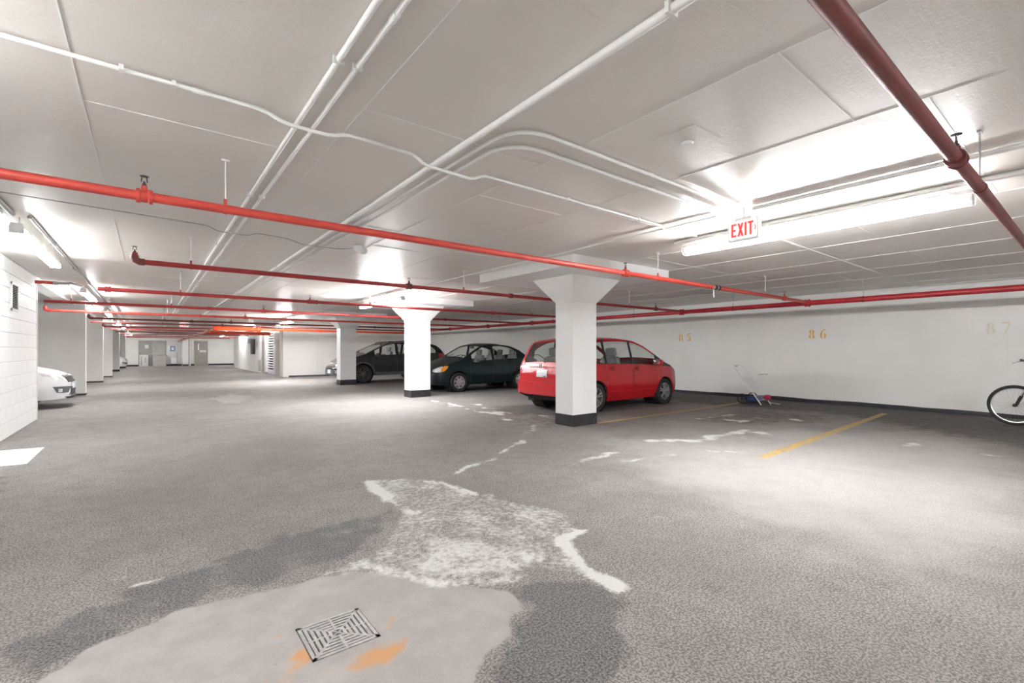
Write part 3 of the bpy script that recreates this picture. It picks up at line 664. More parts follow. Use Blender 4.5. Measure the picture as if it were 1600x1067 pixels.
exit_sign((1.25, 25.2, 2.40), 0, 'small red lettered exit sign far down the lane', True, .34, .22)
t = thing('ceiling_box', 'small white twin box on the lane ceiling at the end of a grey conduit', 'ceiling fixture', (2.12, 5.95, CEIL))
MB().bev((0, 0, -.025), (.10, .10, .05), .006).build('box', M['white'], t, 30)
mb = MB(); mb.lathe([(0, -.03), (.045, -.03), (.05, .01), (.03, .045), (0, .05)], (-.02, -.09, -.06), 'y', 16); mb.build('lamp_head', M['white'], t)
mb = MB(); mb.lathe([(0, -.03), (.045, -.03), (.05, .01), (.03, .045), (0, .05)], (.09, .05, -.05), 'y', 16); mb.build('lamp_head', M['white'], t)
t = thing('ceiling_cover', 'round cover on a square painted patch of ceiling near the exit sign', 'ceiling plate', (2.72, 1.66, CEIL))
MB().box(-.15, .15, -.13, .13, -.0025, .002).build('plate', M['ceiling'], t, 30)
MB().lathe([(0, -.018), (.035, -.018), (.04, -.01), (.042, -.006)], (.03, .03, 0), 'z', 20).build('cover', M['conduit'], t)
t = thing('cable_wrap', 'silver and black tape wrapped sprinkler joint with a hanging tag', 'pipe fitting', (7.0, 3.85, 2.25))
for k in range(4): MB().lathe([(.032, -.02), (.040, -.02), (.040, .02), (.032, .02)], (k*.055, 0, 0), 'x', 14, True).build('tape_band', M['greymetal' if k % 2 == 0 else 'black'], t)
MB().tube([(.02, 0, -.038), (.02, 0, -.16)], .006, 6).build('tag', M['white'], t)
M['doorgreyv'] = pmat('vent_slat', (.5, .49, .48), .5)
# vent on block wall
t = thing('wall_vent', 'narrow louvred metal vent high on the block wall', 'vent', (XL, 10.19, 2.06))
W_, H_ = .46, .42; mb = MB()
for a in ((-W_/2, -W_/2+.03, -H_/2, H_/2), (W_/2-.03, W_/2, -H_/2, H_/2), (-W_/2, W_/2, H_/2-.03, H_/2), (-W_/2, W_/2, -H_/2, -H_/2+.03)): mb.box(0, .016, *a)
mb.build('frame', M['white'], t, 0)
MB().box(.0005, .003, -W_/2+.03, W_/2-.03, -H_/2+.03, H_/2-.03).build('backing', M['void'], t, 0)
for k in range(14):
    z = -H_/2+.045+k*.0255; MB().bar((.009, -W_/2+.03, z), (.009, W_/2-.03, z), .012, .003, (.7, 0, .7)).build('slat', M['doorgreyv'], t, 0)
# ------------------------------------------------------------------ far end of the lane
t = thing('double_door', 'wide grey double door in the end wall', 'door', (.27, 48.0, 0))
M['doorgrey'] = pmat('grey_door_paint', (.36, .345, .335), .5); M['doorlight'] = pmat('pale_grey_door', (.46, .45, .44), .5)
MB().box(-.90, -.84, -.06, 0, 0, 2.08).box(.84, .90, -.06, 0, 0, 2.08).box(-.84, .84, -.06, 0, 2.02, 2.08).build('door_frame', M['doorgrey'], t, 0)
for s_ in (-1, 1):
    d_ = MB().box(min(0, s_*.84)+.004, max(0, s_*.84)-.004, -.045, 0, .01, 2.02).build('door_leaf', M['doorgrey' if s_ < 0 else 'doorlight'], t, 0)
    MB().tube([(s_*.09, -.06, .95), (s_*.09, -.06, 1.12)], .012, 8).build('handle', M['steel'], d_)
MB().box(-.5, -.25, -.05, -.045, 1.45, 1.75).build('notice', M['white'], t, 0)
t = thing('storage_panel', 'white board with a cut-out pattern leaning on the grey double door', 'board', (-.28, 47.85, 0))
MB().box(-.28, .28, 0, .03, 0, .92).build('board', M['white'], t, 0)
for a in ((-.2, -.12, .1, .8), (.05, .14, .3, .7)): MB().box(a[0], a[1], -.004, 0, a[2], a[3]).build('cut_out', M['doorlight'], t, 0)
t = thing('grey_bin', 'low grey storage bin in front of the double door', 'bin', (.72, 47.55, 0))
frustum(MB(), [[(-.42,-.3,0),(.42,-.3,0),(.42,.3,0),(-.42,.3,0)], [(-.46,-.34,.85),(.46,-.34,.85),(.46,.34,.85),(-.46,.34,.85)]]).build('body', M['doorlight'], t, 0)
MB().bev((0, 0, .88), (.98, .74, .06), .015).build('lid', M['doorgrey'], t, 30)
t = thing('parking_sign', 'blue and white square parking sign on the end wall', 'sign', (1.60, 47.99, 1.42))
blue = pmat('sign_blue', (.08, .22, .55), .4)
MB().box(-.16, .16, -.012, 0, -.2, .2).build('plate', blue, t, 0); MB().box(-.10, .10, -.015, -.012, -.13, .13).build('symbol_panel', M['white'], t, 0)
t = thing('utility_trolley', 'small white trolley with a pole standing below the blue sign', 'trolley', (1.65, 47.4, 0))
MB().bev((0, 0, .42), (.36, .3, .5), .03).build('tub', M['white'], t, 30); MB().tube([(.16, 0, .2), (.24, 0, 1.12)], .014, 8).build('pole', M['greymetal'], t)
MB().bev((0, 0, .14), (.46, .34, .07), .02).build('base', M['black'], t, 30)
for sx in (-.18, .18):
    for sy in (-.12, .12): MB().lathe([(0, -.015), (.05, -.015), (.055, 0), (.05, .015), (0, .015)], (sx, sy, .055), 'y', 14).build('wheel', M['rubber'], t)
t = thing('service_door', 'single grey door with notice panels in the end wall', 'door', (3.58, 48.0, 0))
MB().box(-.47, -.42, -.06, 0, 0, 2.1).box(.42, .47, -.06, 0, 0, 2.1).box(-.42, .42, -.06, 0, 2.04, 2.1).build('door_frame', M['doorgrey'], t, 0)
d_ = MB().box(-.42, .42, -.045, 0, .01, 2.04).build('door_leaf', pmat('taupe_door', (.36, .33, .30), .5), t, 0)
MB().box(-.24, -.16, -.05, -.045, 1.3, 1.85).build('window_slot', M['exitface'], d_, 0); MB().box(-.12, .36, -.05, -.045, 1.12, 1.32).build('notice', M['white'], d_, 0); MB().tube([(.34, -.08, .98), (.26, -.08, .98)], .012, 8).build('handle', M['steel'], d_)
t = thing('wall_pillar', 'narrow white pillar with grey edges between the end doors', 'pillar', (2.45, 47.6, 0))
MB().box(-.2, .2, -.15, .4, .12, CEIL).build('shaft', M['column'], t, 0); MB().box(.2, .26, -.15, .4, 0, CEIL).build('edge_strip', M['doorgrey'], t, 0); MB().box(-.205, .205, -.155, .4, 0, .12).build('base_band', M['tar'], t, 0)
# louvred gate
t = thing('louvred_gate', 'white louvred metal gate between two steel posts on the lane side', 'gate', (5.05, 24.4, 0))
MB().box(-.10, .18, .02, 1.05, 0, 2.3).build('post', M['steel'], t, 0); MB().box(-.06, .16, 3.95, 4.75, 0, 2.3).build('post', M['steel'], t, 0)
MB().box(.08, .12, 1.05, 3.95, .0, 2.3).build('backing', M['white'], t, 0)
mb = MB()
for a in ((1.05, 2.05), (3.35, 3.95)): mb.box(.0, .08, a[0], a[1], .1, 2.3)
mb.box(0, .08, 2.05, 3.35, 2.16, 2.3); mb.box(0, .08, 2.05, 3.35, .1, .2); mb.build('frame', M['white'], t, 0)
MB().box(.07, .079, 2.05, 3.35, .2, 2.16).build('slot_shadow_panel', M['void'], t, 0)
for k in range(15):
    z = .2+k*(1.96/15); MB().bar((.035, 2.05, z+.035), (.035, 3.35, z+.035), .075, .05, (.5, 0, .86)).build('slat', M['white'], t, 0)
t = thing('electrical_panel', 'dark electrical panel with a grey box on the far lane wall', 'electrical panel', (5.04, 31.9, 1.5))
MB().bev((-.06, 0, 0), (.12, .85, .9), .01).build('cabinet', M['darkmetal'], t, 30); MB().bev((-.09, .75, .35), (.18, .5, .3), .02).build('grey_box', M['greymetal'], t, 30)
t = thing('wall_cabinet', 'low narrow grey box on the lane wall by the gate', 'box', (5.05, 29.8, .42)); MB().bev((-.05, 0, 0), (.1, .35, .6), .01).build('cabinet', M['greymetal'], t, 30); MB().box(-.105, -.1, -.12, .12, -.25, .25).build('door', M['doorlight'], t, 0)
t = thing('heater_unit', 'grey ceiling heater unit hanging over the louvred gate', 'heater', (4.35, 24.4, 2.35))
MB().bev((0, 0, 0), (.75, .5, .28), .02).build('case', M['greymetal'], t, 30)
for k in range(5): MB().box(-.32, .32, -.262, -.25, -.10+k*.045, -.085+k*.045).build('slat', M['darkmetal'], t, 0)
for sx in (-.3, .3): MB().tube([(sx, 0, .13), (sx, 0, CEIL-2.35)], .008, 6).build('hanger_rod', M['greymetal'], t)
# ------------------------------------------------------------------ cars
def curve(pts, sig=.03):
    xs = np.array([p_[0] for p_ in pts]); ys_ = np.array([p_[1] for p_ in pts]); o_ = np.argsort(xs); xs, ys_ = xs[o_], ys_[o_]
    X = np.arange(xs[0]-.3, xs[-1]+.3, .005); Y = np.interp(X, xs, ys_)
    # keep the end slope while smoothing
    k = int(3*sig/.005); w = np.exp(-.5*(np.arange(-k, k+1)*.005/sig)**2); w /= w.sum()
    Yp = np.concatenate([2*Y[0]-Y[k:0:-1], Y, 2*Y[-1]-Y[-2:-k-2:-1]]); Ys = np.convolve(Yp, w, 'valid')
    return lambda x: float(np.interp(x, X, Ys))
def carpaint(name, col, flake=0., rough=.28):
    m, nt, b = nodes(name); v = coords(nt)
    nt.links.new(mixc(nt, sstep(nt, noise(nt, 2.2, 4, .6, v), .35, .7), col, tuple(c*.9 for c in col)), b.inputs['Base Color'])
    b.inputs['Roughness'].default_value = rough; b.inputs['Metallic'].default_value = flake
    b.inputs['Coat Weight'].default_value = .45; b.inputs['Coat Roughness'].default_value = .03; b.inputs['Specular IOR Level'].default_value = .3
    return m
M['glass'] = glassmat('car_glass', (.90, .925, .91)); M['glassdark'] = glassmat('tinted_car_glass', (.55, .57, .56))
M['alloy'] = pmat('alloy_wheel', (.66, .66, .67), .28, .85, var=.05); M['alloydark'] = pmat('dark_alloy', (.28, .27, .26), .35, .85, var=.08)
M['chrome'] = pmat('chrome', (.8, .8, .8), .1, 1., var=.03); M['seat'] = pmat('seat_cloth', (.28, .285, .29), .85, var=.15, scale=30)
M['trim'] = pmat('interior_trim', (.22, .22, .22), .7, var=.15); M['lens'] = pmat('clear_lens', (.75, .77, .78), .12, .25, var=.15, scale=18, coat=1.)
M['amber'] = pmat('amber_lens', (.85, .30, .03), .2, var=.1, coat=1.); M['redlens'] = pmat('red_lens', (.55, .02, .03), .15, var=.15, scale=20, coat=1.)
M['plate'] = pmat('plate_white', (.72, .78, .80), .4, var=.12, scale=22); M['greyplastic'] = pmat('grey_plastic', (.10, .105, .12), .5, var=.1)
def wheel_meshes(key, r, w, style, rim_mat):
    rr = r*.66
    tm = MB().lathe([(rr, -w*.46), (rr+.02, -w*.5), (r*.93, -w*.5), (r*.985, -w*.40), (r, -w*.25), (r, w*.25), (r*.985, w*.40), (r*.93, w*.5), (rr+.02, w*.5), (rr, w*.46)], (0, 0, 0), 'y', 40).mesh(key+'_tyre', M['rubber'])
    rim = MB(); f = -w*.44                                       # outer face looks to -y
    rim.lathe([(rr, -w*.47), (rr*.96, -w*.47), (rr*.92, f+.02), (rr*.90, w*.3)], (0, 0, 0), 'y', 40)
    rim.lathe([(0, f-.004), (rr*.16, f-.002), (rr*.2, f+.02), (rr*.2, f+.05)], (0, 0, 0), 'y', 20)
    def spoke(a, w0, w1, r0, r1, off=0.):
        ca, sa = math.cos(a), math.sin(a); pts = []
        for rad, hw_ in ((r0, w0), (r1, w1)):
            for s_ in (-1, 1):
                l = s_*hw_+off*(rad/r1); pts.append((rad*ca-l*sa, rad*sa+l*ca))
        q = [pts[0], pts[1], pts[3], pts[2]]
        vv = [(p_[0], f, p_[1]) for p_ in q]+[(p_[0], f+.03, p_[1]) for p_ in q]
        rim.add(vv, [(0,1,2,3),(7,6,5,4),(0,4,5,1),(1,5,6,2),(2,6,7,3),(3,7,4,0)])
    if style == 'five':
        for k in range(5):
            a = 2*PI*k/5+PI/2
            spoke(a, rr*.07, rr*.07, rr*.15, rr*.93, rr*.17); spoke(a, rr*.07, rr*.07, rr*.15, rr*.93, -rr*.17)
    if style == 'multi':
        for k in range(10):
            a = 2*PI*k/10; spoke(a, rr*.045, rr*.05, rr*.15, rr*.93, rr*.10*(1 if k % 2 else -1)); spoke(a+.16, rr*.03, rr*.03, rr*.3, rr*.93)
    if style == 'cap':
        for k in range(7):
            a = 2*PI*k/7+.2; spoke(a, rr*.12, rr*.20, rr*.1, rr*.95)
        rim.lathe([(rr*.62, f+.001), (0, f-.012)], (0, 0, 0), 'y', 28); rim.lathe([(rr*.95, f), (rr*.84, f+.002)], (0, 0, 0), 'y', 40)
    rm = rim.mesh(key+'_rim', rim_mat, 30)
    dk = MB().lathe([(rr*.9, .0), (0, .0)], (0, 0, 0), 'y', 32).mesh(key+'_brake', M['void'])
    return tm, rm, dk
def seat_mesh():
    s_ = MB(); s_.bev((0, 0, .10), (.50, .46, .20), .05)
    bm_pts = MB(); bm_pts.bev((0, 0, .32), (.14, .44, .60), .05)
    a = math.radians(-14); ca, sa = math.cos(a), math.sin(a)
    s_.add([(x*ca+z*sa-.22, y, -x*sa+z*ca+.06) for x, y, z in bm_pts.v], bm_pts.f)
    h = MB(); h.bev((0, 0, 0), (.09, .27, .19), .04); h.tube([(0, -.06, -.18), (0, -.06, -.05)], .008, 6); h.tube([(0, .06, -.18), (0, .06, -.05)], .008, 6)
    return s_.mesh('seat', M['seat']), h.mesh('headrest', M['seat'])
SEAT = seat_mesh()
def build_car(P, label, cat, loc, rz, group=None, name='car'):
    L, W = P['L'], P['W']; root = thing(name, label, cat, loc, rz, group)
    zt = curve(P['top'], P.get('sig', .035)); bl = curve(P['belt'], .08); pl = curve(P['plan'], .03); zbf = curve(P['bot'], .05)
    crown = P.get('crown', .05); tum = P.get('tumble', .30); zs = P['sill']
    shape = curve(P.get('shape', [(-.3,.90),(0,.93),(.12,.965),(.35,1.0),(.55,.998),(.8,.975),(1,.945),(1.3,.9)]), .05)
    ze = lambda x: zt(x)-crown
    be = lambda x: min(bl(x), ze(x))
    def hw(x, z):
        b_ = be(x); zz = min(z, b_); h = (zz-zs)/(bl(x)-zs); y = W/2*pl(x)*shape(h)
        return y-max(0, z-b_)*tum
    wf, wr, R, Ra = P['xf'], P['xr'], P['R'], P['R']+P.get('arch', .055)
    def low(x):
        z = zbf(x)
        for xc in (wf, wr):
            if abs(x-xc) < Ra: z = max(z, R+math.sqrt(max(0, Ra*Ra-(x-xc)**2)))
        return z
    g_ = .0035; xs = list(np.arange(-L/2, L/2+.001, .05))
    for s_ in (-1, 1): xs += [s_*(L/2-q) for q in (0, .006, .015, .03, .05, .075, .1, .14, .18)]
    for xc in (wf, wr): xs += [xc+Ra*math.cos(PI*k/22) for k in range(23)]
    edges = sorted({e for d_ in P['doors'] for e in d_[:2]})
    for e in edges: xs += [e-g_, e+g_]
    for w_ in P['windows']: xs += list(w_[:2])+[w_[0]+.03, w_[1]-.03]
    for k in ('ws', 'rw'):
        a, b_ = P[k]; xs += list(np.linspace(a, b_, 12))
    xs = sorted(xs); X = []
    for x in xs:
        if -L/2-1e-6 <= x <= L/2+1e-6 and (not X or x-X[-1] > .0025): X.append(float(x))
    X[-1] = L/2
    paint, frame_mat = P['paint'], P.get('frame', P['paint'])
    zd = P['doorlow']
    def colA(x, s_, nlo=3, nhi=9, inset=0.):
        lo = low(x); b_ = be(x); m_ = min(max(zd, lo), b_)
        zz = [lo+(m_-lo)*i/nlo for i in range(nlo)]+[m_+(b_-m_)*i/nhi for i in range(nhi+1)]
        return [(x, s_*(hw(x, z)-inset), z) for z in zz]
    body = MB(); full = MB(); framemb = MB(); liner = MB()
    NLO = 3
    doorobjs = {}
    for s_ in (-1, 1):
        cols = [colA(x, s_) for x in X]; full.grid(cols)
        def door_of(xm):
            for i, d_ in enumerate(P['doors']):
                if d_[0] <= xm <= d_[1]: return i
            return None
        dm = {}
        for i in range(len(X)-1):
            xm = (X[i]+X[i+1])/2
            gap = any(abs(xm-e) < g_*.99 for e in edges)
            body.grid([cols[i][:NLO+1], cols[i+1][:NLO+1]])
            if gap: continue
            k = door_of(xm); tgt = body if k is None else dm.setdefault(k, MB())
            tgt.grid([cols[i][NLO:], cols[i+1][NLO:]])
        for k, mb_ in dm.items():
            o_ = mb_.build(P['doors'][k][2], paint, root, 40, weld=True); doorobjs[(k, s_)] = o_
        liner.grid([colA(x, s_, inset=.03) for x in X if X[0]+.1 < x < X[-1]-.1])
        # arch skirts
        for xc in (wf, wr):
            a = [x for x in X if abs(x-xc) <= Ra+1e-6]
            body.grid([[(x, s_*hw(x, low(x)), low(x)), (x, s_*(hw(x, low(x))-.02), low(x)-.004)] for x in a])
        # greenhouse side
        mz = P.get('rail', .045); fz = .012
        for i in range(len(X)-1):
            x0, x1 = X[i], X[i+1]; xm = (x0+x1)/2
            if ze(x0)-be(x0) < 1e-4 and ze(x1)-be(x1) < 1e-4: continue
            def zz(x, q): return be(x)+(ze(x)-be(x))*q
            def pt(x, z): return (x, s_*hw(x, z), z)
            full.grid([[pt(x, zz(x, q/6)) for q in range(7)] for x in (x0, x1)])
            win = None
            for wi, w_ in enumerate(P['windows']):
                if w_[0]-1e-6 <= xm <= w_[1]+1e-6: win = wi
            def rng(x):
                w_ = P['windows'][win]; e_ = 0.
                if len(w_) > 3:                                # rounded rear end
                    k = max(0, (w_[3]-x)/(w_[3]-w_[0])) if w_[3] > w_[0] else 0; e_ = P.get('tailcut', .1)*k*k
                lo_, hi_ = be(x)+fz, ze(x)-mz-e_
                return (lo_, max(hi_, lo_))
            if win is None:
                framemb.grid([[pt(x, zz(x, q/6)) for q in range(7)] for x in (x0, x1)])
            else:
                r0, r1 = rng(x0), rng(x1)
                def fit(x, z): return min(max(z, be(x)), ze(x))
                framemb.grid([[pt(x, be(x)), pt(x, fit(x, r[0]))] for x, r in ((x0, r0), (x1, r1))])
                body.grid([[pt(x, fit(x, r[1]+(ze(x)-r[1])*q/3)) for q in range(4)] for x, r in ((x0, r0), (x1, r1))])
                if r0[1]-r0[0] > .004 or r1[1]-r1[0] > .004:
                    pm = P.setdefault('_pane', {}).setdefault((win, s_), MB())
                    pm.grid([[(x, s_*(hw(x, r[0]+(r[1]-r[0])*q/6)-.006), r[0]+(r[1]-r[0])*q/6) for q in range(7)] for x, r in ((x0, r0), (x1, r1))])
    # top skin
    cs = [-1, -.96, -.9, -.8, -.6, -.4, -.2, 0, .2, .4, .6, .8, .9, .96, 1]
    def top_pt(x, c): return (x, hw(x, ze(x))*c, ze(x)+crown*(1-abs(c)**2.4))
    ws, rw = P['ws'], P['rw']; wsm, rwm = MB(), MB()
    for i in range(len(X)-1):
        x0, x1 = X[i], X[i+1]; xm = (x0+x1)/2
        full.grid([[top_pt(x, c) for c in cs] for x in (x0, x1)])
        gl = wsm if min(ws) < xm < max(ws) else rwm if min(rw) < xm < max(rw) else None
        if gl is None: body.grid([[top_pt(x, c) for c in cs] for x in (x0, x1)])
        else:
            gl.grid([[top_pt(x, c) for c in cs[2:-2]] for x in (x0, x1)])
            for sl in (cs[:3], cs[-3:]): body.grid([[top_pt(x, c) for c in sl] for x in (x0, x1)])
    # end caps
    for x in (X[0], X[-1]):
        zz = [low(x)+(be(x)-low(x))*i/6 for i in range(7)]
        cap = [[(x, hw(x, z)*c, z) for c in cs] for z in zz]+[[top_pt(x, c) for c in cs]]
        body.grid(cap); full.grid(cap)
    ob = body.build('body', paint, root, 40, weld=True)
    framemb.build('window_frame', frame_mat, root, 40, weld=True)
    liner.build('inner_liner', M['trim'], root, 40, weld=True)
    wsm.build('windshield', M['glass'], root, 40, weld=True); rwo = rwm.build('rear_window', P.get('rearglass', M['glass']), root, 40, weld=True)
    for (wi, s_), mb_ in P.pop('_pane', {}).items():
        par = doorobjs.get((P['windows'][wi][2], s_), root); mb_.build('window_pane', P.get('sideglass', M['glass']), par, 40, weld=True)
    # under body, wells
    ub = MB(); ub.box(-L/2+.18, L/2-.18, -W*.36, W*.36, zs+.02, zs+.14); ub.build('underbody', M['void'], root, 0)
    for xc in (wf, wr):
        for s_ in (-1, 1):
            MB().lathe([(Ra-.004, s_*W*.47), (Ra-.004, s_*W*.26), (0, s_*W*.26)], (xc, 0, R), 'y', 36).build('wheel_well', M['void'], root)
    tm, rm, dk = wheel_meshes(P['key'], R, P.get('tw', .19), P['rim'], P['rimmat'])
    for xc in (wf, wr):
        for s_ in (-1, 1):
            o_ = link('wheel', tm, root, (xc, s_*(W/2-P.get('tw', .19)/2-.025), R), (0, 0, 0 if s_ < 0 else PI))
            link('rim', rm, o_); link('brake_shadow', dk, o_)
    # cabin
    fl = zs+.15
    MB().box(P['rw'][0]*.9 if P['rw'][0] < 0 else -1.4, P['ws'][0]-.15, -W*.42, W*.42, fl, fl+.02).build('cabin_floor', M['trim'], root, 0)
    xd = max(P['ws']); d_ = MB(); d_.bev((xd-.33, 0, bl(xd-.3)-.13), (.5, W*.84, .22), .06); d_.build('dashboard', M['trim'], root)
    st = MB(); cx, cy, cz = xd-.70, P.get('drv', .36), bl(0)-.02
    st.tube([(cx+.06*math.cos(2*PI*k/20), cy+.18*math.sin(2*PI*k/20), cz+.17*math.cos(2*PI*k/20)) for k in range(20)], .014, 6, closed=True)
    st.bar((cx, cy-.16, cz), (cx, cy+.16, cz), .02, .04); st.tube([(cx, cy, cz), (cx+.3, cy, cz-.12)], .03, 8); st.build('steering_wheel', M['black'], root)
    for sx in P['seats']:
        for sy in (-.36, .36):
            o_ = link('seat', SEAT[0], root, (sx, sy, P.get('seatz', fl+.12))); link('headrest', SEAT[1], o_, (-.335, 0, .76), (0, math.radians(-10), 0))
    bvh = BVHTree.FromPolygons([Vector(q) for q in full.v], full.f)
    C = dict(root=root, bvh=bvh, doors=doorobjs, hw=hw, be=be, ze=ze, top=top_pt, L=L, W=W, rear=rwo, bl=bl)
    return C
def decal(C, name, mat, axis, top, bot, off=.004, rows=6, parent=None, label=None, thick=.006, dense=4):
    """a shaped piece lying on the body skin; top/bot are matching outlines seen along axis"""
    def dens(l):
        out = []
        for a, b_ in zip(l[:-1], l[1:]): out += [(a[0]+(b_[0]-a[0])*k/dense, a[1]+(b_[1]-a[1])*k/dense) for k in range(dense)]
        return out+[l[-1]]
    top, bot = dens(top), dens(bot); g_o, g_i = [], []
    for r in range(rows+1):
        ro, ri = [], []
        for a, b_ in zip(top, bot):
            p_ = (a[0]+(b_[0]-a[0])*r/rows, a[1]+(b_[1]-a[1])*r/rows)
            if axis in ('left', 'right'):
                s_ = 1 if axis == 'left' else -1; o_ = Vector((p_[0], 3*s_, p_[1])); d_ = Vector((0, -s_, 0))
            elif axis in ('front', 'rear'):
                s_ = 1 if axis == 'front' else -1; o_ = Vector((5*s_, p_[0], p_[1])); d_ = Vector((-s_, 0, 0))
            elif axis == 'top': o_ = Vector((p_[0], p_[1], 4)); d_ = Vector((0, 0, -1))
            else:                                                 # (angle, x, y): horizontal view onto a body corner; p = (sideways, z)
                th, rx_, ry_ = axis; ca, sa = math.cos(th), math.sin(th); o_ = Vector((rx_+ca*3-sa*p_[0], ry_+sa*3+ca*p_[0], p_[1])); d_ = Vector((-ca, -sa, 0))
            h, nrm, _, _ = C['bvh'].ray_cast(o_, d_)
            if h is None:
                h, nrm, _, _ = C['bvh'].find_nearest(o_+d_*(2.9 if axis not in ('left', 'right', 'top') else 2.2))
            if nrm.dot(d_) > 0: nrm = -nrm
            ro.append(h+nrm*off); ri.append(h-nrm*thick)
        g_o.append(ro); g_i.append(ri)
    mb = MB(); mb.grid(g_o); mb.grid(g_i); R_, K = rows, len(top)-1
    for r in range(R_):
        for k in (0, K): mb.grid([[g_o[r][k], g_o[r+1][k]], [g_i[r][k], g_i[r+1][k]]])
    for k in range(K):
        for r in (0, R_): mb.grid([[g_o[r][k], g_o[r][k+1]], [g_i[r][k], g_i[r][k+1]]])
    o_ = mb.build(name, mat, parent or C['root'], 50, weld=True)
    if label: o_['label'] = label
    return o_
def mirror(C, x, z, s_, mat, scale=1.):
    y = s_*(C['hw'](x, z)); mb = MB(); mb.bev((x-.02*scale, y+s_*.13*scale, z+.02), (.12*scale, .20*scale, .13*scale), .045*scale); mb.bar((x, y-s_*.01, z-.03), (x-.01, y+s_*.08, z-.0), .06, .035)
    par = C['doors'].get((0, s_), C['root']); o_ = mb.build('side_mirror', mat, par)
    MB().bev((x-.082*scale, y+s_*.13*scale, z+.02), (.006, .16*scale, .09*scale), .002).build('mirror_glass', M['chrome'], par, 30); return o_
def handle(C, k, s_, x, z, mat, w=.17):
    y = C['hw'](x, z)*s_; par = C['doors'].get((k, s_), C['root'])
    pts = [(x-w/2, y-s_*.004, z), (x-w/2+.02, y+s_*.026, z), (x+w/2-.02, y+s_*.026, z), (x+w/2, y-s_*.004, z)]
    MB().tube(bend(pts, .015, 3), .013, 8).build('handle', mat, par, 50)
    decal(C, 'handle_recess', M['black'], 'left' if s_ > 0 else 'right', [(x-w*.35, z+.03), (x, z+.035), (x+w*.35, z+.03)], [(x-w*.25, z-.03), (x, z-.042), (x+w*.25, z-.03)], .0015, 3, par, thick=.004)
# ---------- red hatchback
red = carpaint('red_car_paint', (.47, .005, .011), .0, .3)
FIT = dict(key='hatch', L=3.98, W=1.70, sill=.20, doorlow=.36, R=.30, xf=1.20, xr=-1.25, tw=.185, rim='five', rimmat=M['alloy'], paint=red, frame=M['black'],
    top=[(-1.99,.70),(-1.975,.88),(-1.95,.97),(-1.90,1.05),(-1.72,1.38),(-1.64,1.475),(-1.5,1.51),(-1.0,1.54),(-.3,1.55),(.15,1.515),(.5,1.41),(.85,1.24),(1.2,1.05),(1.5,.95),(1.75,.84),(1.9,.72),(1.97,.60),(1.99,.50)],
    belt=[(-1.99,1.0),(-1.2,.985),(0,.955),(.9,.92),(1.99,.84)], plan=[(-1.99,.80),(-1.96,.87),(-1.88,.935),(-1.7,.985),(-1.3,1.0),(1.1,1.0),(1.5,.975),(1.75,.90),(1.9,.78),(1.99,.58)],
    bot=[(-1.99,.34),(-1.8,.27),(-1.6,.20),(1.5,.20),(1.75,.22),(1.99,.26)], ws=(.30,1.13), rw=(-1.915,-1.66), crown=.045, tumble=.28, arch=.05,
    doors=[(-.02,.93,'front_door'),(-.92,-.02,'rear_door')], windows=[(.02,.86,0),(-.88,-.06,1),(-1.52,-.96,2,-.96)], tailcut=.16, seats=(.12,-.95), seatz=.46, drv=.36)
fit_x, fit_y = 8.38, 7.26
C = build_car(FIT, 'red hatchback parked nose to the wall behind the near column', 'car', (fit_x, fit_y, 0), math.radians(1.5))
R_ = C['root']
for s_ in (-1, 1):
    ax = 'left' if s_ > 0 else 'right'
    handle(C, 0, s_, .12, .86, red); handle(C, 1, s_, -.74, .88, red); mirror(C, .80, .97, s_, red)
    A_ = (math.radians(180-s_*38), -1.88, s_*.72)
    decal(C, 'tail_light', M['redlens'], A_, [(-s_*q, z) for q, z in ((-.10, 1.02), (.04, 1.04), (.16, 1.03))], [(-s_*q, z) for q, z in ((-.12, .76), (.02, .70), (.12, .78))], .010, 6, R_)
    decal(C, 'tail_light_lens', M['lens'], A_, [(-s_*q, z) for q, z in ((-.07, .93), (.03, .94), (.12, .93))], [(-s_*q, z) for q, z in ((-.07, .85), (.03, .84), (.11, .86))], .016, 4, R_)
    decal(C, 'headlight', M['lens'], (math.radians(s_*40), 1.78, s_*.62), [(-s_*.16, .76), (s_*.0, .83), (s_*.18, .86)], [(-s_*.18, .68), (s_*.0, .68), (s_*.12, .76)], .006, 5, R_)
    for k, xx in ((0, FIT['xf']), (1, FIT['xr'])):
        MB().bev((xx-.385, s_*(.85-.12), .26), (.012, .20, .22), .004).build('mud_flap', M['black'], R_, 30)
    decal(C, 'sill_strip', red, ax, [(-.85, .40), (0, .40), (.8, .40)], [(-.83, .345), (0, .345), (.8, .345)], .012, 3, R_)  # raised strip along the sill in the same red body paint
decal(C, 'rear_bumper', red, 'rear', [(-.80, .62), (-.5, .60), (0, .595), (.5, .60), (.80, .62)], [(-.78, .34), (-.5, .33), (0, .33), (.5, .33), (.78, .34)], .055, 8, R_, thick=.02)
decal(C, 'tailgate_recess', red, 'rear', [(-.30, .90), (0, .905), (.30, .90)], [(-.26, .70), (0, .695), (.26, .70)], .004, 4, R_)
decal(C, 'tailgate_ledge', red, 'rear', [(-.42, .945), (0, .955), (.42, .945)], [(-.42, .905), (0, .915), (.42, .905)], .028, 3, R_)
pl_ = decal(C, 'license_plate', M['plate'], 'rear', [(-.155, .865), (.155, .865)], [(-.155, .71), (.155, .71)], .014, 3, R_, 'pale blue white licence plate')
decal(C, 'plate_sticker', M['black'], 'rear', [(-.13, .735), (-.05, .735)], [(-.13, .718), (-.05, .718)], .017, 2, R_)
mb = MB(); hx = -2.03; s2 = .042
ring_pts = [(hx, -s2, .94), (hx, -s2*.8, .905), (hx, s2*.8, .905), (hx, s2, .94), (hx, s2*1.05, .975), (hx, -s2*1.05, .975)]
